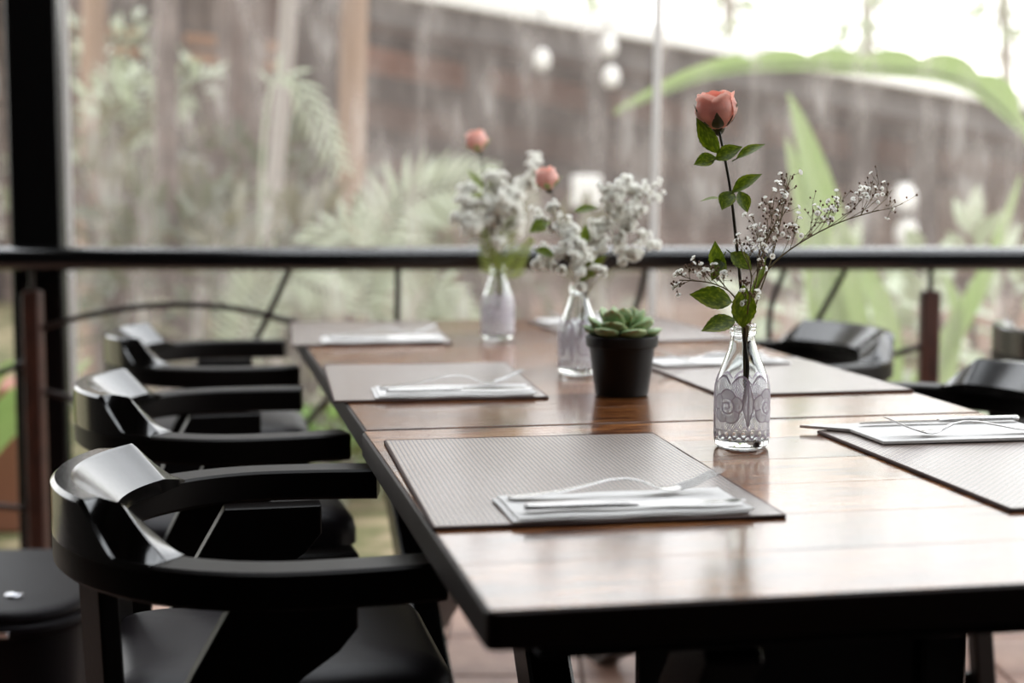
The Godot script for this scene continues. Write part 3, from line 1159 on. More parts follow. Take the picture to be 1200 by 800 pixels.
func floret(fl: MB, core: MB, p: Vector3, d: Vector3, size: float, r: RandomNumberGenerator) -> void:
	# a small double flower: two rings of cupped petals, the brown heart at the back
	var Bq := Basis(Quaternion(Vector3.UP, d)) if d.dot(Vector3.UP) > -0.98 else Basis()
	var off := r.randf() * TAU
	for ring in 2:
		var n := 7 if ring == 0 else 5
		for k in n:
			var a := off + TAU * (k + ring * 0.5) / n
			var o := Vector3(cos(a), 0, sin(a))
			var s := Vector3(-sin(a), 0, cos(a))
			var e := 0.2 if ring == 0 else 0.7
			var len := size * (1.0 if ring == 0 else 0.78)
			var tip := o * len * (1.0 - 0.4 * e) + Vector3.UP * len * e
			var mid := o * len * 0.6 + Vector3.UP * len * (e * 0.4 - 0.05)
			var w := size * 0.44
			var i0 := fl.vert(p + Bq * (Vector3.UP * -0.1 * size))
			var i1 := fl.vert(p + Bq * (mid - s * w))
			var i2 := fl.vert(p + Bq * (mid + s * w))
			var i3 := fl.vert(p + Bq * (tip - s * w * 0.65))
			var i4 := fl.vert(p + Bq * (tip + s * w * 0.65))
			fl.tri(i0, i1, i2); fl.tri(i1, i3, i2); fl.tri(i2, i3, i4)
	core.ball(p + Bq * Vector3(0, -0.16 * size, 0), size * 0.26, 5, 3)

func build_bottles() -> void:
	var b1 := tp(1.862, 0.643, TOP + 0.0006)
	var b2 := tp(2.605, 0.621, TOP + 0.0006)
	var b3 := tp(3.19, 0.598, TOP + 0.0006)
	var o := make_bottle("clear bottle wrapped in lace, nearest the camera, with the tall rose")
	o.position = b1
	o.rotation.y = 1.45
	copy(o, "glass_bottle", "clear bottle wrapped in lace, half behind the potted succulent", b2, 1.0)
	copy(o, "glass_bottle", "clear bottle wrapped in lace, farthest from the camera, before the handrail", b3, 0.2)
	var d1 := deep(b1 + Vector3(0, 0.2, 0))
	var p := func(u: float, v: float, dz := 0.0) -> Vector3: return spot(u, v, d1 + dz)
	var lv := [
		[p.call(843, 180, -0.004), p.call(816, 138, -0.012), 0.022, Vector3(-0.5, 0.2, 0.8), 0.35],
		[p.call(838, 187, -0.010), p.call(870, 172, -0.018), 0.021, Vector3(0.1, 0.55, 0.8), 0.2],
		[p.call(863, 186, 0.0), p.call(897, 169, -0.006), 0.016, Vector3(-0.1, 0.7, 0.6), 0.3],
		[p.call(839, 184, 0.004), p.call(813, 193, 0.0), 0.019, Vector3(-0.2, 0.4, 0.9), 0.2],
		[p.call(858, 226, -0.006), p.call(893, 204, -0.014), 0.020, Vector3(-0.3, 0.6, 0.7), 0.3],
		[p.call(858, 224, -0.004), p.call(846, 246, -0.012), 0.022, Vector3(-0.4, 0.1, 0.9), 0.25],
		[p.call(866, 224, -0.008), p.call(876, 249, -0.014), 0.019, Vector3(0.3, 0.1, 0.9), 0.2],
		[p.call(846, 233, 0.01), p.call(820, 236, 0.012), 0.008, Vector3(-0.1, 0.9, 0.35), 0.4, M.sepal_pale],
		[p.call(851, 318, -0.012), p.call(838, 282, -0.02), 0.026, Vector3(-0.7, 0.1, 0.6), 0.5],
		[p.call(848, 300, -0.014), p.call(834, 329, -0.022), 0.018, Vector3(-0.4, 0.2, 0.9), 0.2],
		[p.call(856, 296, 0.0), p.call(881, 316, -0.006), 0.022, Vector3(0.1, 0.3, 0.9), 0.2],
		[p.call(858, 354, -0.012), p.call(808, 345, -0.026), 0.029, Vector3(0.0, 0.35, 0.9), 0.2],
		[p.call(862, 374, -0.012), p.call(822, 388, -0.03), 0.024, Vector3(-0.1, 0.5, 0.85), 0.2],
		[p.call(870, 384, -0.014), p.call(871, 333, -0.022), 0.031, Vector3(0.1, 0.1, 1.0), 0.2],
		[p.call(876, 350, 0.01), p.call(898, 300, 0.012), 0.012, Vector3(0.6, 0.2, 0.7), 0.3],
	]
	rose("tall pink rose in the bottle nearest the camera, above everything else", b1, [b1 + Vector3(0.004, 0.05, -0.006), p.call(876, 430), p.call(872, 395), p.call(868, 335), p.call(862, 275), p.call(856, 222), p.call(848, 178), p.call(842, 150)], p.call(840, 130), Vector3(-0.12, 1.0, 0.12), 0.0235, lv)
	breath("wiry spray with brown buds beside the tall rose", b1, [
		[[b1 + Vector3(0.004, 0.06, 0.004), p.call(872, 400), p.call(885, 345), p.call(905, 310), p.call(940, 283), p.call(985, 260), p.call(1030, 246)], 16, 0.052, 0.75, 0.60],
		[[b1 + Vector3(0.006, 0.07, 0.002), p.call(874, 396), p.call(884, 340, -.01), p.call(896, 290, -.01), p.call(912, 255, -.01)], 13, 0.046, 0.6, 0.58],
		[[b1 + Vector3(0.002, 0.07, 0.003), p.call(871, 396), p.call(862, 350, -.02), p.call(835, 332, -.03), p.call(796, 328, -.03)], 10, 0.030, 0.35, 0.65],
		[[b1 + Vector3(0.005, 0.07, 0.005), p.call(873, 398), p.call(878, 350, -.03), p.call(880, 320, -.035), p.call(868, 292, -.03)], 6, 0.024, 0.2, 0.5],
		[[b1 + Vector3(0.005, 0.07, 0.005), p.call(875, 398), p.call(888, 350, 0.02), p.call(905, 300, .02), p.call(920, 235, .02)], 6, 0.036, 0.5, 0.7],
	], 0.0036, 0.34, 11)
	var d2 := deep(b2 + Vector3(0, 0.2, 0))
	var p2 := func(u: float, v: float, dz := 0.0) -> Vector3: return spot(u, v, d2 + dz)
	var lv2 := [
		[p2.call(645, 258, -0.01), p2.call(620, 273, -0.02), 0.026, Vector3(-0.2, 0.4, 0.9), 0.25],
		[p2.call(672, 248, 0.0), p2.call(702, 243, -0.01), 0.016, Vector3(0, 0.6, 0.8), 0.25],
		[p2.call(684, 288, -0.02), p2.call(686, 262, -0.03), 0.017, Vector3(0.2, 0.2, 0.9), 0.25],
		[p2.call(650, 300, -0.02), p2.call(625, 292, -0.03), 0.018, Vector3(0, 0.5, 0.8), 0.25],
		[p2.call(684, 328, 0.02), p2.call(710, 298, 0.03), 0.022, Vector3(0.2, 0.4, 0.8), 0.25],
		[p2.call(682, 330, -0.02), p2.call(690, 305, -0.04), 0.02, Vector3(0.1, 0.3, 0.9), 0.25],
	]
	rose("small pink rose amid white sprays in the middle bottle", b2, [b2 + Vector3(0.0, 0.05, 0.0), p2.call(688, 380), p2.call(684, 338), p2.call(672, 290), p2.call(656, 248), p2.call(646, 224)], p2.call(641, 210), Vector3(-0.2, 1, 0.1), 0.019, lv2, false)
	breath("dense white spray of small flowers in the middle bottle", b2, [
		[[b2 + Vector3(0.002, 0.06, 0.004), p2.call(686, 350), p2.call(690, 315), p2.call(706, 275), p2.call(722, 235)], 20, 0.048, 0.35, 0.45],
		[[b2 + Vector3(0.004, 0.06, 0.002), p2.call(687, 350), p2.call(700, 318), p2.call(728, 280), p2.call(752, 240)], 18, 0.046, 0.3, 0.5],
		[[b2 + Vector3(0.0, 0.06, 0.006), p2.call(685, 350), p2.call(676, 318, -.03), p2.call(662, 285, -.04), p2.call(650, 262, -.04)], 17, 0.042, 0.25, 0.45],
		[[b2 + Vector3(0.003, 0.06, 0.006), p2.call(686, 348), p2.call(690, 322, -.05), p2.call(680, 300, -.06)], 10, 0.030, 0.0, 0.6],
		[[b2 + Vector3(0.003, 0.06, -0.006), p2.call(687, 348), p2.call(712, 318, .02), p2.call(738, 305, .02), p2.call(752, 300, .02)], 9, 0.034, 0.1, 0.75],
		[[b2 + Vector3(0.0, 0.06, 0.0), p2.call(684, 350), p2.call(668, 322), p2.call(645, 308), p2.call(632, 302)], 9, 0.028, 0.1, 0.7],
	], 0.0056, 0.96, 12)
	var d3 := deep(b3 + Vector3(0, 0.2, 0))
	var p3 := func(u: float, v: float, dz := 0.0) -> Vector3: return spot(u, v, d3 + dz)
	var lv3 := [
		[p3.call(568, 222), p3.call(547, 198, -0.01), 0.014, Vector3(-0.3, 0.5, 0.8), 0.2, M.sepal_pale],
		[p3.call(572, 228), p3.call(573, 203, -0.02), 0.014, Vector3(0.6, 0.2, 0.6), 0.2, M.fern],
		[p3.call(568, 232), p3.call(552, 226, -0.02), 0.012, Vector3(0.2, 0.3, 0.6), 0.2, M.fern],
	]
	rose("pale pink rosebud in the farthest bottle", b3, [b3 + Vector3(0, 0.05, 0), p3.call(586, 345), p3.call(584, 310), p3.call(572, 260), p3.call(568, 225), p3.call(566, 195), p3.call(562, 180)], p3.call(559, 166), Vector3(-0.25, 1, 0.1), 0.0215, lv3, false)
	breath("soft white spray of small flowers in the farthest bottle", b3, [
		[[b3 + Vector3(0.002, 0.06, 0.0), p3.call(585, 330), p3.call(582, 295), p3.call(570, 260), p3.call(556, 240)], 17, 0.055, 0.2, 0.45],
		[[b3 + Vector3(0.0, 0.06, 0.003), p3.call(586, 330), p3.call(590, 290), p3.call(602, 250), p3.call(612, 222)], 20, 0.06, 0.3, 0.45],
		[[b3 + Vector3(0.003, 0.06, 0.003), p3.call(586, 330), p3.call(577, 290, -.02), p3.call(590, 255, -.02), p3.call(585, 230, -.02)], 15, 0.055, 0.3, 0.5],
		[[b3 + Vector3(0.003, 0.06, 0.003), p3.call(585, 330), p3.call(574, 300, -.02), p3.call(556, 278, -.02), p3.call(545, 266, -.02)], 10, 0.045, 0.1, 0.55],
	], 0.0078, 0.98, 13)
	# fern sprig
	var t := thing("fern_sprig", "yellow-green fern sprig in the farthest bottle", "fern", b3)
	var fronds := [[[586, 335], [590, 300], [596, 262], [600, 240]], [[586, 335], [578, 312], [570, 290], [566, 268]], [[588, 335], [604, 308], [616, 290], [622, 282]]]
	for f in fronds:
		var b := MB.new()
		var pts := [Vector3(0.002, 0.07, 0.004)]
		for q in f: pts.append(p3.call(q[0], q[1], -0.03) - b3)
		var path := smooth_path(pts, 20)
		b.tube(path, 0.0009, 5)
		for i in range(9, 21):
			var tv: Vector3 = (path[mini(i + 1, 20)] - path[i - 1]).normalized()
			var w := 0.036 * (1.0 - (i - 9) / 14.0)
			for s in [-1, 1]:
				var sd: Vector3 = Vector3(tv.y, -tv.x, 0) * s
				b.leaf(path[i], path[i] + (sd * 0.8 + tv * 0.65).normalized() * w, Vector3(0.1, 0.3, 1), 0.0052, 0.15, 0.05, 4)
		put("frond", b, M.fern, t)

# ---------------------------------------------------------------- succulent
func build_pot() -> void:
	var at := tp(2.335, 0.622, TOP + 0.0006)
	var t := thing("potted_succulent", "green rosette succulent in a small dark plastic pot", "plant", at)
	var b := MB.new()
	b.lathe([Vector2(0, 0.0), Vector2(0.037, 0.0), Vector2(0.039, 0.002), Vector2(0.0478, 0.071), Vector2(0.0515, 0.0715), Vector2(0.0525, 0.073), Vector2(0.0532, 0.086), Vector2(0.0522, 0.0875), Vector2(0.0508, 0.0872), Vector2(0.0490, 0.078), Vector2(0.0, 0.078)], 48)
	put("pot", b, M.pot, t)
	b = MB.new()
	var prof := []
	for q in [[0.0, 0.0785], [0.046, 0.0785], [0.0475, 0.080], [0.03, 0.084], [0.0, 0.085]]: prof.append(Vector2(q[0], q[1]))
	b.lathe(prof, 24)
	put("soil", b, M.soil, t)
	var rings := [[6, 0.055, 0.042, 0.08, 0.1], [5, 0.053, 0.040, 0.38, 0.55], [4, 0.049, 0.034, 0.80, 0.3], [3, 0.043, 0.027, 1.15, 0.75], [2, 0.026, 0.016, 1.38, 0.2]]
	for L in rings:
		for k in L[0]:
			b = MB.new()
			var a: float = TAU * (k + L[4]) / L[0] + rng.randf_range(-0.08, 0.08)
			var el: float = L[3] + rng.randf_range(-0.06, 0.06)
			var d := Vector3(cos(a) * cos(el), sin(el), sin(a) * cos(el))
			var sd := Vector3(-sin(a), 0, cos(a))
			var n := sd.cross(d).normalized()
			if n.y < 0: n = -n
			var base := Vector3(cos(a) * 0.004, 0.088, sin(a) * 0.004)
			var secs := []
			for i in 9:
				var tt := i / 8.0
				var w: float = L[2] * 0.5 * (0.35 + 0.65 * sin(PI * pow(clampf(tt * 0.93, 0, 1), 1.35)))
				if i == 8: w = 0.0004
				var th: float = w * 0.42
				var c: Vector3 = base + d * L[1] * tt + n * (L[1] * 0.12 * tt * tt)
				var ring := []
				for j in 10:
					var q := TAU * j / 10
					ring.append(c + sd * cos(q) * w + n * (sin(q) * th * (0.5 if sin(q) > 0 else 1.0)))
				secs.append(ring)
			b.loft(secs)
			put("leaf", b, M.succulent, t)

# ---------------------------------------------------------------- the garden behind
func plain_box(called: String, cen: Vector3, size: Vector3, m: Material, parent: Node3D, t := Transform3D(), bev := 0.01) -> MeshInstance3D:
	var b := MB.new()
	b.box(cen, size, bev, t)
	return put(called, b, m, parent)

func shrub(label: String, at: Vector3, rad: Vector3, n: int, leaf_len: float, m: Material, stem_m: Material, seed_n: int, called := "shrub", group := "garden shrubs") -> void:
	var r := RandomNumberGenerator.new()
	r.seed = seed_n
	var t := thing(called, label, "shrub", Vector3(at.x, 0.0, at.z), 0.0, group)
	var b := MB.new()
	var cen := Vector3(0, at.y, 0)
	for i in n:
		var d := Vector3(r.randfn(), r.randfn(), r.randfn()).normalized()
		var p := cen + d * rad * pow(r.randf(), 0.4)
		p.y = maxf(p.y, 0.04)
		var o := (d + Vector3(r.randf_range(-1, 1), r.randf_range(-0.6, 0.9), r.randf_range(-1, 1)) * 0.9).normalized()
		var L := leaf_len * r.randf_range(0.6, 1.3)
		b.leaf(p, p + o * L, Vector3(r.randf_range(-0.6, 0.6), 1, r.randf_range(-0.4, 0.8)), L * 0.42, 0.25, 0.1, 3)
	put("foliage", b, m, t)
	b = MB.new()
	for i in 4:
		var e := cen + Vector3(r.randf_range(-0.5, 0.5), 0.2, r.randf_range(-0.5, 0.5)) * rad
		b.tube([Vector3(r.randf_range(-.05, .05), -0.03, r.randf_range(-.05, .05)), e * Vector3(0.5, 0.6, 0.5), e], [0.03, 0.02, 0.012], 6)
	put("stem", b, stem_m, t)

func frond_plant(label: String, pts: Array, len: float, m: Material, seed_n: int, bare := 0.3, drop := 0.45, step := 44) -> void:
	# one feathered palm leaf rising from the ground
	var r := RandomNumberGenerator.new()
	r.seed = seed_n
	var foot := Vector3(pts[0].x, 0, pts[0].z)
	var t := thing("palm_frond", label, "palm frond", foot, 0.0, "palm fronds in the garden")
	var path := smooth_path(pts.map(func(q): return q - foot), step)
	var b := MB.new()
	b.tube(path, 0.007, 6)
	put("midrib", b, m, t)
	b = MB.new()
	var start := int(step * bare)
	for i in range(start, step + 1):
		var tv: Vector3 = (path[mini(i + 1, step)] - path[i - 1]).normalized()
		var f := float(i - start) / (step - start)
		var L := len * (0.55 + 0.45 * sin(PI * (0.15 + 0.8 * f)))
		for s in [-1, 1]:
			var sd: Vector3 = tv.cross(Vector3(0.2, 0.3, 1)).normalized() * s
			var tip: Vector3 = path[i] + (sd + tv * 0.75 + Vector3(0, -drop, 0) + Vector3(0, 0, r.randf_range(-.25, .25))).normalized() * L
			b.leaf(path[i], tip, Vector3(0, 0.5, 1), L * 0.17, 0.2, 0.08, 4)
	put("leaflets", b, m, t).set_meta("kind", "stuff")

func blade(t: Node3D, pts: Array, width: float, m: Material, called := "leaf") -> void:
	var path := smooth_path(pts, 16)
	var b := MB.new()
	var rows := []
	for i in path.size():
		var tv: Vector3 = (path[mini(i + 1, 16)] - path[maxi(i - 1, 0)]).normalized()
		var sd := tv.cross(Vector3(0.1, 0.1, 1)).normalized()
		var f := i / 16.0
		var w := width * 0.5 * minf(1.0, 0.45 + f * 1.6) * pow(maxf(1.0 - f, 0.0), 0.62) * 1.25
		w = maxf(w, 0.003)
		rows.append([path[i] - sd * w + Vector3(0, 0, w * 0.3), path[i], path[i] + sd * w + Vector3(0, 0, w * 0.3)])
	b.grid(rows)
	put(called, b, m, t)

func build_garden() -> void:
	var g := {}
	var gm := mat(Color(1, 1, 1), 0.95)
	gm.albedo_texture = noise_tex(81, 0.015, [[0.0, Color(0.22, 0.25, 0.10)], [0.45, Color(0.36, 0.34, 0.20)], [0.6, Color(0.48, 0.42, 0.32)], [1.0, Color(0.62, 0.58, 0.42)]], 512)
	gm.uv1_triplanar = true
	gm.uv1_scale = Vector3(0.35, 0.35, 0.35)
	var b := MB.new()
	b.box(Vector3(0, -0.15, -22), Vector3(90, 0.1, 90))
	tag(put("ground", b, gm), "", "", "", "structure")
	g.timber = mat(Color(0.16, 0.12, 0.105), 0.7)
	g.timber2 = mat(Color(0.31, 0.20, 0.155), 0.7)
	g.terracotta = mat(Color(0.52, 0.33, 0.25), 0.8)
	g.tan = mat(Color(0.62, 0.43, 0.28), 0.7)
	g.plaster = mat(Color(0.56, 0.47, 0.42), 0.9)
	g.white = mat(Color(0.90, 0.89, 0.87), 0.6)
	g.roof = mat(Color(0.30, 0.29, 0.29), 0.7)
	g.bark = mat(Color(1, 1, 1), 0.9)
	g.bark.albedo_texture = noise_tex(82, 0.02, [[0.0, Color(0.24, 0.20, 0.18)], [1.0, Color(0.42, 0.36, 0.33)]], 256)
	g.bark.uv1_triplanar = true
	g.bark_tan = mat(Color(0.52, 0.42, 0.34), 0.9)
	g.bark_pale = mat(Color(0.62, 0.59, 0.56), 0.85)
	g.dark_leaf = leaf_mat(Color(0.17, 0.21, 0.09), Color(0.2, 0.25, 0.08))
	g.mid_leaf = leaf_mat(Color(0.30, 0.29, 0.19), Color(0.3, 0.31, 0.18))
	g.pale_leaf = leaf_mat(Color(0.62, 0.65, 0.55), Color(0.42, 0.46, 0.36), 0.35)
	g.lime_leaf = leaf_mat(Color(0.47, 0.57, 0.32), Color(0.55, 0.64, 0.38))
	# long open pavilion on the right: sloping roof with a white edge
	var D := 10.5
	var e0 := spot(380, -22, D)
	var e1 := spot(1650, 205, D)
	var ang := atan2(e1.y - e0.y, e1.x - e0.x)
	var pv := thing("pavilion", "dark timber pavilion with a sloping white-edged roof beyond the sheets", "pavilion", Vector3(e0.x, 0, e0.z))
	var org := Vector3(e0.x, 0, e0.z)
	var len := e0.distance_to(e1)
	var rt := Transform3D(Basis(Vector3(0, 0, 1), ang), (e0 + e1) / 2 - org)
	plain_box("roof", Vector3(0, 0.03, -2.0), Vector3(len, 0.07, 3.9), g.roof, pv, rt)
	plain_box("roof_edge", Vector3(0, 0.035, 0), Vector3(len, 0.11, 0.10), g.white, pv, rt)
	plain_box("fascia", Vector3(0, -0.11, -0.12), Vector3(len, 0.17, 0.05), g.roof, pv, rt)
	for k in 3:
		plain_box("beam", Vector3(0, -0.14 - 0.05 * k, -0.7 - 0.9 * k), Vector3(len, 0.13, 0.12), [g.timber2, g.timber, g.terracotta][k], pv, rt)
	for u in [560.0, 700.0, 880.0, 1009.0, 1083.0]:
		var q := spot(u, 250, D + 0.6) - org
		var top := e0.lerp(e1, (q.x + org.x - e0.x) / (e1.x - e0.x)).y
		plain_box("column", Vector3(q.x, (top - 0.35) / 2, q.z), Vector3(0.15, top - 0.05, 0.15), g.timber, pv)
	for k in 9:
		var wm: Material = [g.terracotta, g.timber, g.timber2, g.timber, g.timber2, g.timber2, g.plaster, g.plaster, g.plaster][k]
		plain_box("wall_board", Vector3(0, -0.25 - 0.22 * k, -3.6 + 0.03 * (k % 2)), Vector3(len, 0.226, 0.08), wm, pv, rt)
	var lw0 := spot(870, 210, D + 3.3) - org
	plain_box("low_wall", Vector3(lw0.x + 2.2, 0.48, -3.35), Vector3(4.4, 1.0, 0.1), g.plaster, pv)
	plain_box("plinth", Vector3(len * 0.5, 0.08, -1.9), Vector3(len, 0.3, 3.9), g.plaster, pv)
	plain_box("bench", Vector3(len * 0.42, 0.62, -1.2), Vector3(1.6, 0.10, 0.5), g.timber2, pv)
	for k in 4:
		var u: float = [635.0, 655.0, 713.0, 716.0][k]
		var vv: float = [70.0, 70.0, 54.0, 90.0][k]
		if k == 1: continue
		var q := spot(u, vv, D - 0.1)
		var ln := thing("hanging_ornament", ["pale hanging ornament under the roof edge, left one", "", "upper pale ornament of the right-hand pair under the roof edge", "lower pale ornament of the right-hand pair under the roof edge"][k], "ornament", q, 0.0, "pale hanging ornaments")
		b = MB.new()
		b.lathe([Vector2(0, -0.07), Vector2(0.035, -0.06), Vector2(0.055, -0.02), Vector2(0.05, 0.03), Vector2(0.025, 0.065), Vector2(0, 0.07)], 14)
		put("body", b, g.white, ln)
		b = MB.new()
		b.tube([Vector3(0, 0.065, 0), Vector3(0, [0.42, 0.0, 0.30, 0.115][k], 0)], 0.006, 5)
		put("cord", b, g.timber, ln)
	# white pieces standing in the pavilion
	var box := thing("white_crate", "white box standing behind the middle sprays, beyond the sheet", "crate", spot(687, 224, D - 0.6))
	plain_box("body", Vector3(0, 0, 0), Vector3(0.17, 0.19, 0.17), g.white, box)
	plain_box("stand", Vector3(0, -0.55, 0), Vector3(0.10, 0.90, 0.10), g.timber, box)
	for q in [[1060.0, 232.0, "upper white jar beside the dark column at the right"], [1062.0, 272.0, "lower white jar beside the dark column at the right"]]:
		var jar := thing("white_jar", q[2], "jar", spot(q[0], q[1], D), 0.0, "white jars on the pavilion shelf")
		b = MB.new()
		b.lathe([Vector2(0, -0.09), Vector2(0.05, -0.085), Vector2(0.075, -0.02), Vector2(0.065, 0.05), Vector2(0.04, 0.075), Vector2(0.045, 0.09), Vector2(0, 0.09)], 18)
		put("body", b, g.white, jar)
		plain_box("shelf", Vector3(0, -0.10, 0), Vector3(0.3, 0.02, 0.2), g.timber, jar)
	# timber house on the left with tan rafters
	var hz := -15.3
	var ho := thing("timber_house", "brown timber house with tan rafters behind the trunks at the left", "house", Vector3(-3.0, 0, hz))
	for k in 16:
		plain_box("wall_board", Vector3(-3.2 + k * 0.34, 1.6, 0.03 * (k % 2)), Vector3(0.346, 3.4, 0.08), [g.timber, g.timber2, g.bark][(k * 2 + k / 3) % 3], ho)
	for k in 3:
		var q0 := spot(60, 8 + 22 * k, 15.1)
		var q1 := spot(330, 34 + 22 * k, 15.1)
		var am := atan2(q1.y - q0.y, q1.x - q0.x)
		plain_box("rafter", Vector3.ZERO, Vector3(q0.distance_to(q1), 0.09, 0.10), g.tan, ho, Transform3D(Basis(Vector3(0, 0, 1), am), (q0 + q1) / 2 - Vector3(-3.0, 0, hz)))
	plain_box("roof", Vector3(-0.6, 3.5, 0.4), Vector3(6.0, 0.12, 2.0), g.timber, ho, Transform3D(Basis(Vector3(1, 0, 0), 0.25), Vector3.ZERO))
	# trunks
	var trunks := [
		[[195, 195, 197], 7.5, 0.052, "bark", "grey upright trunk left of the pale slanted one"],
		[[352, 335, 318], 8.2, 0.042, "bark_pale", "pale slanted trunk between two upright ones"],
		[[421, 414, 410], 8.0, 0.065, "bark_tan", "tan upright trunk left of the pavilion"],
		[[262, 264, 262], 9.6, 0.05, "bark", "thin brown trunk behind the grey upright one"],
		[[112, 110, 106], 9.4, 0.07, "bark_tan", "brown trunk just right of the black post"],
		[[300, 296, 300], 10.4, 0.08, "bark", "dark trunk far back among the left-hand trees"],
	]
	for i in trunks.size():
		var q: Array = trunks[i]
		var d: float = q[1]
		var top := spot(q[0][0], -260, d)
		var p1 := spot(q[0][1], 60, d)
		var p2 := spot(q[0][2], 280, d)
		var foot := Vector3(p2.x, -0.1, p2.z)
		var t := thing("tree", q[4], "tree", foot, 0.0, "trees beyond the sheets")
		b = MB.new()
		b.tube(smooth_path([Vector3.ZERO, p2 - foot, p1 - foot, top - foot], 14), q[2], 10)
		put("trunk", b, g[q[3]], t)
		b = MB.new()
		var r := RandomNumberGenerator.new()
		r.seed = 300 + i
		var cen := top - foot + Vector3(0, [0.2, 1.5, 0.5, 1.1, 0.9, 1.9][i], 0)
		for k in 380:
			var dv := Vector3(r.randfn(), r.randfn() * 0.62, r.randfn()).normalized()
			var p := cen + dv * Vector3(0.95, 0.8, 0.8) * pow(r.randf(), 0.4)
			var o := (dv + Vector3(r.randf_range(-1, 1), r.randf_range(-1, 0.4), r.randf_range(-1, 1))).normalized()
			var L := r.randf_range(0.14, 0.30)
			b.leaf(p, p + o * L, Vector3(r.randf_range(-0.5, 0.5), 1, r.randf_range(-0.5, 0.5)), L * 0.45, 0.2, 0.1, 3)
		put("crown", b, [g.dark_leaf, g.mid_leaf][i % 2], t)
	for i in 4:
		var d := 24.0
		var u: float = [690.0, 850.0, 1010.0, 1170.0][i]
		var foot := Vector3(spot(u, 200, d).x, -0.1, spot(u, 200, d).z)
		var t := thing("distant_tree", ["thin distant tree above the left part of the pavilion roof", "thin distant tree above the tall rose", "thin distant tree behind the torn broad leaf", "thin distant tree at the top right"][i], "tree", foot, 0.0, "thin trees far behind the pavilion")
		b = MB.new()
		b.tube(smooth_path([Vector3.ZERO, Vector3(0.1, 2.0, 0), Vector3(-0.05, 4.5, 0)], 8), 0.11, 8)
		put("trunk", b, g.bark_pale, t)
		b = MB.new()
		var r := RandomNumberGenerator.new()
		r.seed = 350 + i
		for k in 130:
			var dv := Vector3(r.randfn(), r.randfn(), r.randfn()).normalized()
			var p := Vector3(0, 4.2, 0) + dv * Vector3(0.55, 1.6, 0.6) * pow(r.randf(), 0.5)
			var L := r.randf_range(0.25, 0.5)
			b.leaf(p, p + (dv + Vector3(r.randf_range(-1, 1), -0.3, r.randf_range(-1, 1))).normalized() * L, Vector3(r.randf_range(-0.5, 0.5), 1, 0.4), L * 0.4, 0.2, 0.1, 3)
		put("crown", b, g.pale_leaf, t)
	# shrubs between house and sheets
	var sh := [
		[135, 70, 10.0, 0.32, 90, "pale_leaf", "pale shrub top level with the tan rafters, left"],
		[150, 118, 9.0, 0.20, 70, "pale_leaf", "pale round shrub right of the black post"],
		[120, 150, 8.8, 0.26, 70, "pale_leaf", "low pale shrub close beside the black post"],
		[222, 98, 9.2, 0.14, 50, "pale_leaf", "small pale shrub behind the grey upright trunk"],
		[150, 240, 8.6, 0.55, 240, "mid_leaf", "olive shrub under the pale ones at the left"],
		[300, 245, 9.4, 0.6, 260, "dark_leaf", "dark shrub behind the pale slanted trunk"],
		[230, 330, 7.4, 0.5, 220, "dark_leaf", "olive shrub below the handrail at the left"],
		[360, 360, 7.0, 0.5, 200, "mid_leaf", "brownish shrub below the handrail beside the far left mat"],
		[440, 545, 6.6, 0.34, 240, "lime_leaf", "lime green ground plant seen under the middle armchair's arm"],
		[350, 560, 6.0, 0.34, 200, "mid_leaf", "olive ground plant seen between the left armchairs"],
		[620, 335, 8.6, 0.5, 160, "mid_leaf", "olive shrub behind the farthest bottle"],
		[1150, 380, 6.4, 0.45, 120, "pale_leaf", "pale shrub behind the right-hand baluster"],
		[1000, 390, 6.8, 0.40, 120, "pale_leaf", "pale shrub behind the farthest right armchair"],
		[540, 262, 9.3, 0.34, 160, "dark_leaf", "small dark shrub before the left end of the pavilion"],
	]
	for i in sh.size():
		var q: Array = sh[i]
		var at := spot(q[0], q[1], q[2])
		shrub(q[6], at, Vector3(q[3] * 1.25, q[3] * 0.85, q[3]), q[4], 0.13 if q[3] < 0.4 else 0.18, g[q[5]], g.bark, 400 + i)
	# palm fronds
	var fr := [
		[[[430, 420], [445, 300], [490, 228], [560, 214]], 6.2, 0.20, "pale palm frond arching right above the handrail"],
		[[[400, 420], [425, 310], [405, 268], [370, 282]], 6.2, 0.16, "pale palm frond bending left above the handrail"],
		[[[300, 420], [310, 150], [345, 92], [400, 195]], 6.6, 0.12, "whitish frond drooping past the tan trunk"],
		[[[440, 520], [480, 380], [510, 335], [545, 372]], 6.0, 0.15, "pale frond below the handrail left of the farthest bottle"],
		[[[250, 520], [290, 380], [330, 325], [395, 345]], 5.8, 0.16, "pale frond below the handrail behind the arched rod"],
	]
	for i in fr.size():
		var pts := []
		for q in fr[i][0]: pts.append(spot(q[0], q[1], fr[i][1]))
		pts[0] = Vector3(pts[0].x, -0.1, pts[0].z)
		frond_plant(fr[i][3], pts, fr[i][2], g.pale_leaf, 500 + i, [0.55, 0.6, 0.76, 0.45, 0.5][i])
	# broad leaf arching across the pavilion roof
	var bt := spot(1240, 700, 5.6)
	var bp := thing("broad_leaf_plant", "broad green leaf with torn lobes arching over the pavilion roof", "plant", Vector3(bt.x, -0.1, bt.z))
	var o := Vector3(bt.x, -0.1, bt.z)
	var arch := smooth_path([spot(1240, 560, 5.6), spot(1235, 250, 5.6), spot(1150, 105, 5.6), spot(1000, 78, 5.6), spot(860, 80, 5.6), spot(770, 110, 5.6), spot(722, 132, 5.6)].map(func(q): return q - o), 40)
	b = MB.new()
	b.tube(arch, 0.009, 6)
	put("midrib", b, g.lime_leaf, bp)
	b = MB.new()
	var fine := smooth_path(arch, 200)
	var rows := []
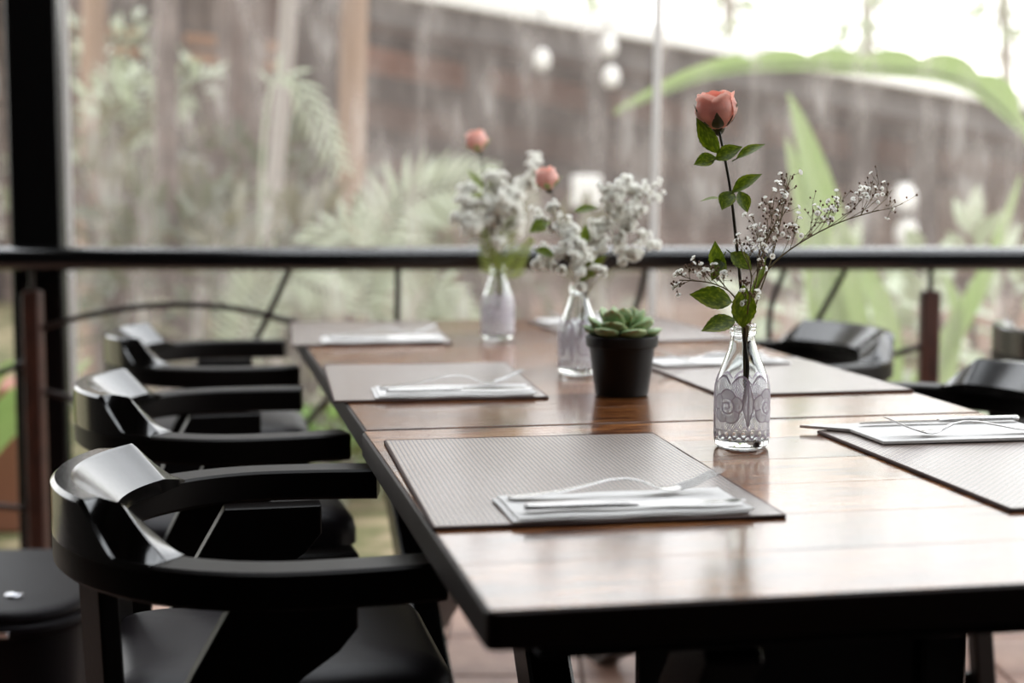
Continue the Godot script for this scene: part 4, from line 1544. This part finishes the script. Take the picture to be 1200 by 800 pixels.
	for i in range(78, 201):
		var tv: Vector3 = (fine[mini(i + 1, 200)] - fine[i - 1]).normalized()
		var nv := Vector3(tv.y, -tv.x, 0)
		var f := (i - 78) / 122.0
		var body := 0.062 * smoothstep(0.0, 0.2, f) * pow(1.0 - f, 0.45) * 1.15
		var tear := 1.0 if f > 0.72 else 0.45 + 0.55 * pow(absf(sin(f * 27.0)), 0.6)
		rows.append([fine[i] - nv * body * 0.5 + Vector3(0, 0, 0.012), fine[i], fine[i] + nv * body * 0.6 * tear + Vector3(0, 0, 0.006), fine[i] + nv * body * 1.15 * tear + tv * 0.01 + Vector3(0, 0, 0.016)])
	b.grid(rows)
	put("leaf_blade", b, g.lime_leaf, bp)
	# lance-shaped leaves on the right
	var lt := spot(985, 700, 5.3)
	var lp := thing("lance_leaf_plant", "plant with tall pale green lance-shaped leaves behind the nearest spray", "plant", Vector3(lt.x, -0.1, lt.z))
	o = Vector3(lt.x, -0.1, lt.z)
	for q in [[[[990, 640], [992, 430], [962, 230], [924, 108]], 0.20], [[[975, 640], [985, 470], [950, 270], [921, 160]], 0.17], [[[1010, 640], [1040, 430], [1020, 330], [965, 245]], 0.12], [[[1000, 640], [1075, 460], [1150, 330], [1196, 205]], 0.10], [[[1000, 640], [1090, 480], [1120, 360], [1105, 320]], 0.12]]:
		var pts := []
		for w in q[0]: pts.append(spot(w[0], w[1], 5.3) - o)
		pts[0] = Vector3(pts[0].x * 0.15, 0.02, pts[0].z * 0.15)
		blade(lp, pts, q[1], g.lime_leaf)
	# plant in a terracotta trough, seen clear of the sheet at the far left
	var tt := spot(-20, 560, 5.6)
	var tr := thing("trough", "terracotta trough outside, left of the black post", "planter", Vector3(tt.x - 0.2, -0.1, tt.z))
	plain_box("body", Vector3(0, 0.24, 0), Vector3(0.75, 0.48, 0.32), g.terracotta, tr)
	var ag := thing("agave", "green strap-leaved plant outside, left of the black post", "plant", Vector3(tt.x, -0.1, tt.z + 0.35))
	for k in 9:
		var a := -1.2 + k * 0.3
		blade(ag, [Vector3(0, 0.02, 0), Vector3(sin(a) * 0.12, 0.28, 0.05), Vector3(sin(a) * 0.32, 0.52 + 0.1 * cos(a * 2), 0.08 * (k % 3)), Vector3(sin(a) * 0.5, 0.60, 0.1 * (k % 2))], 0.09, g.lime_leaf)
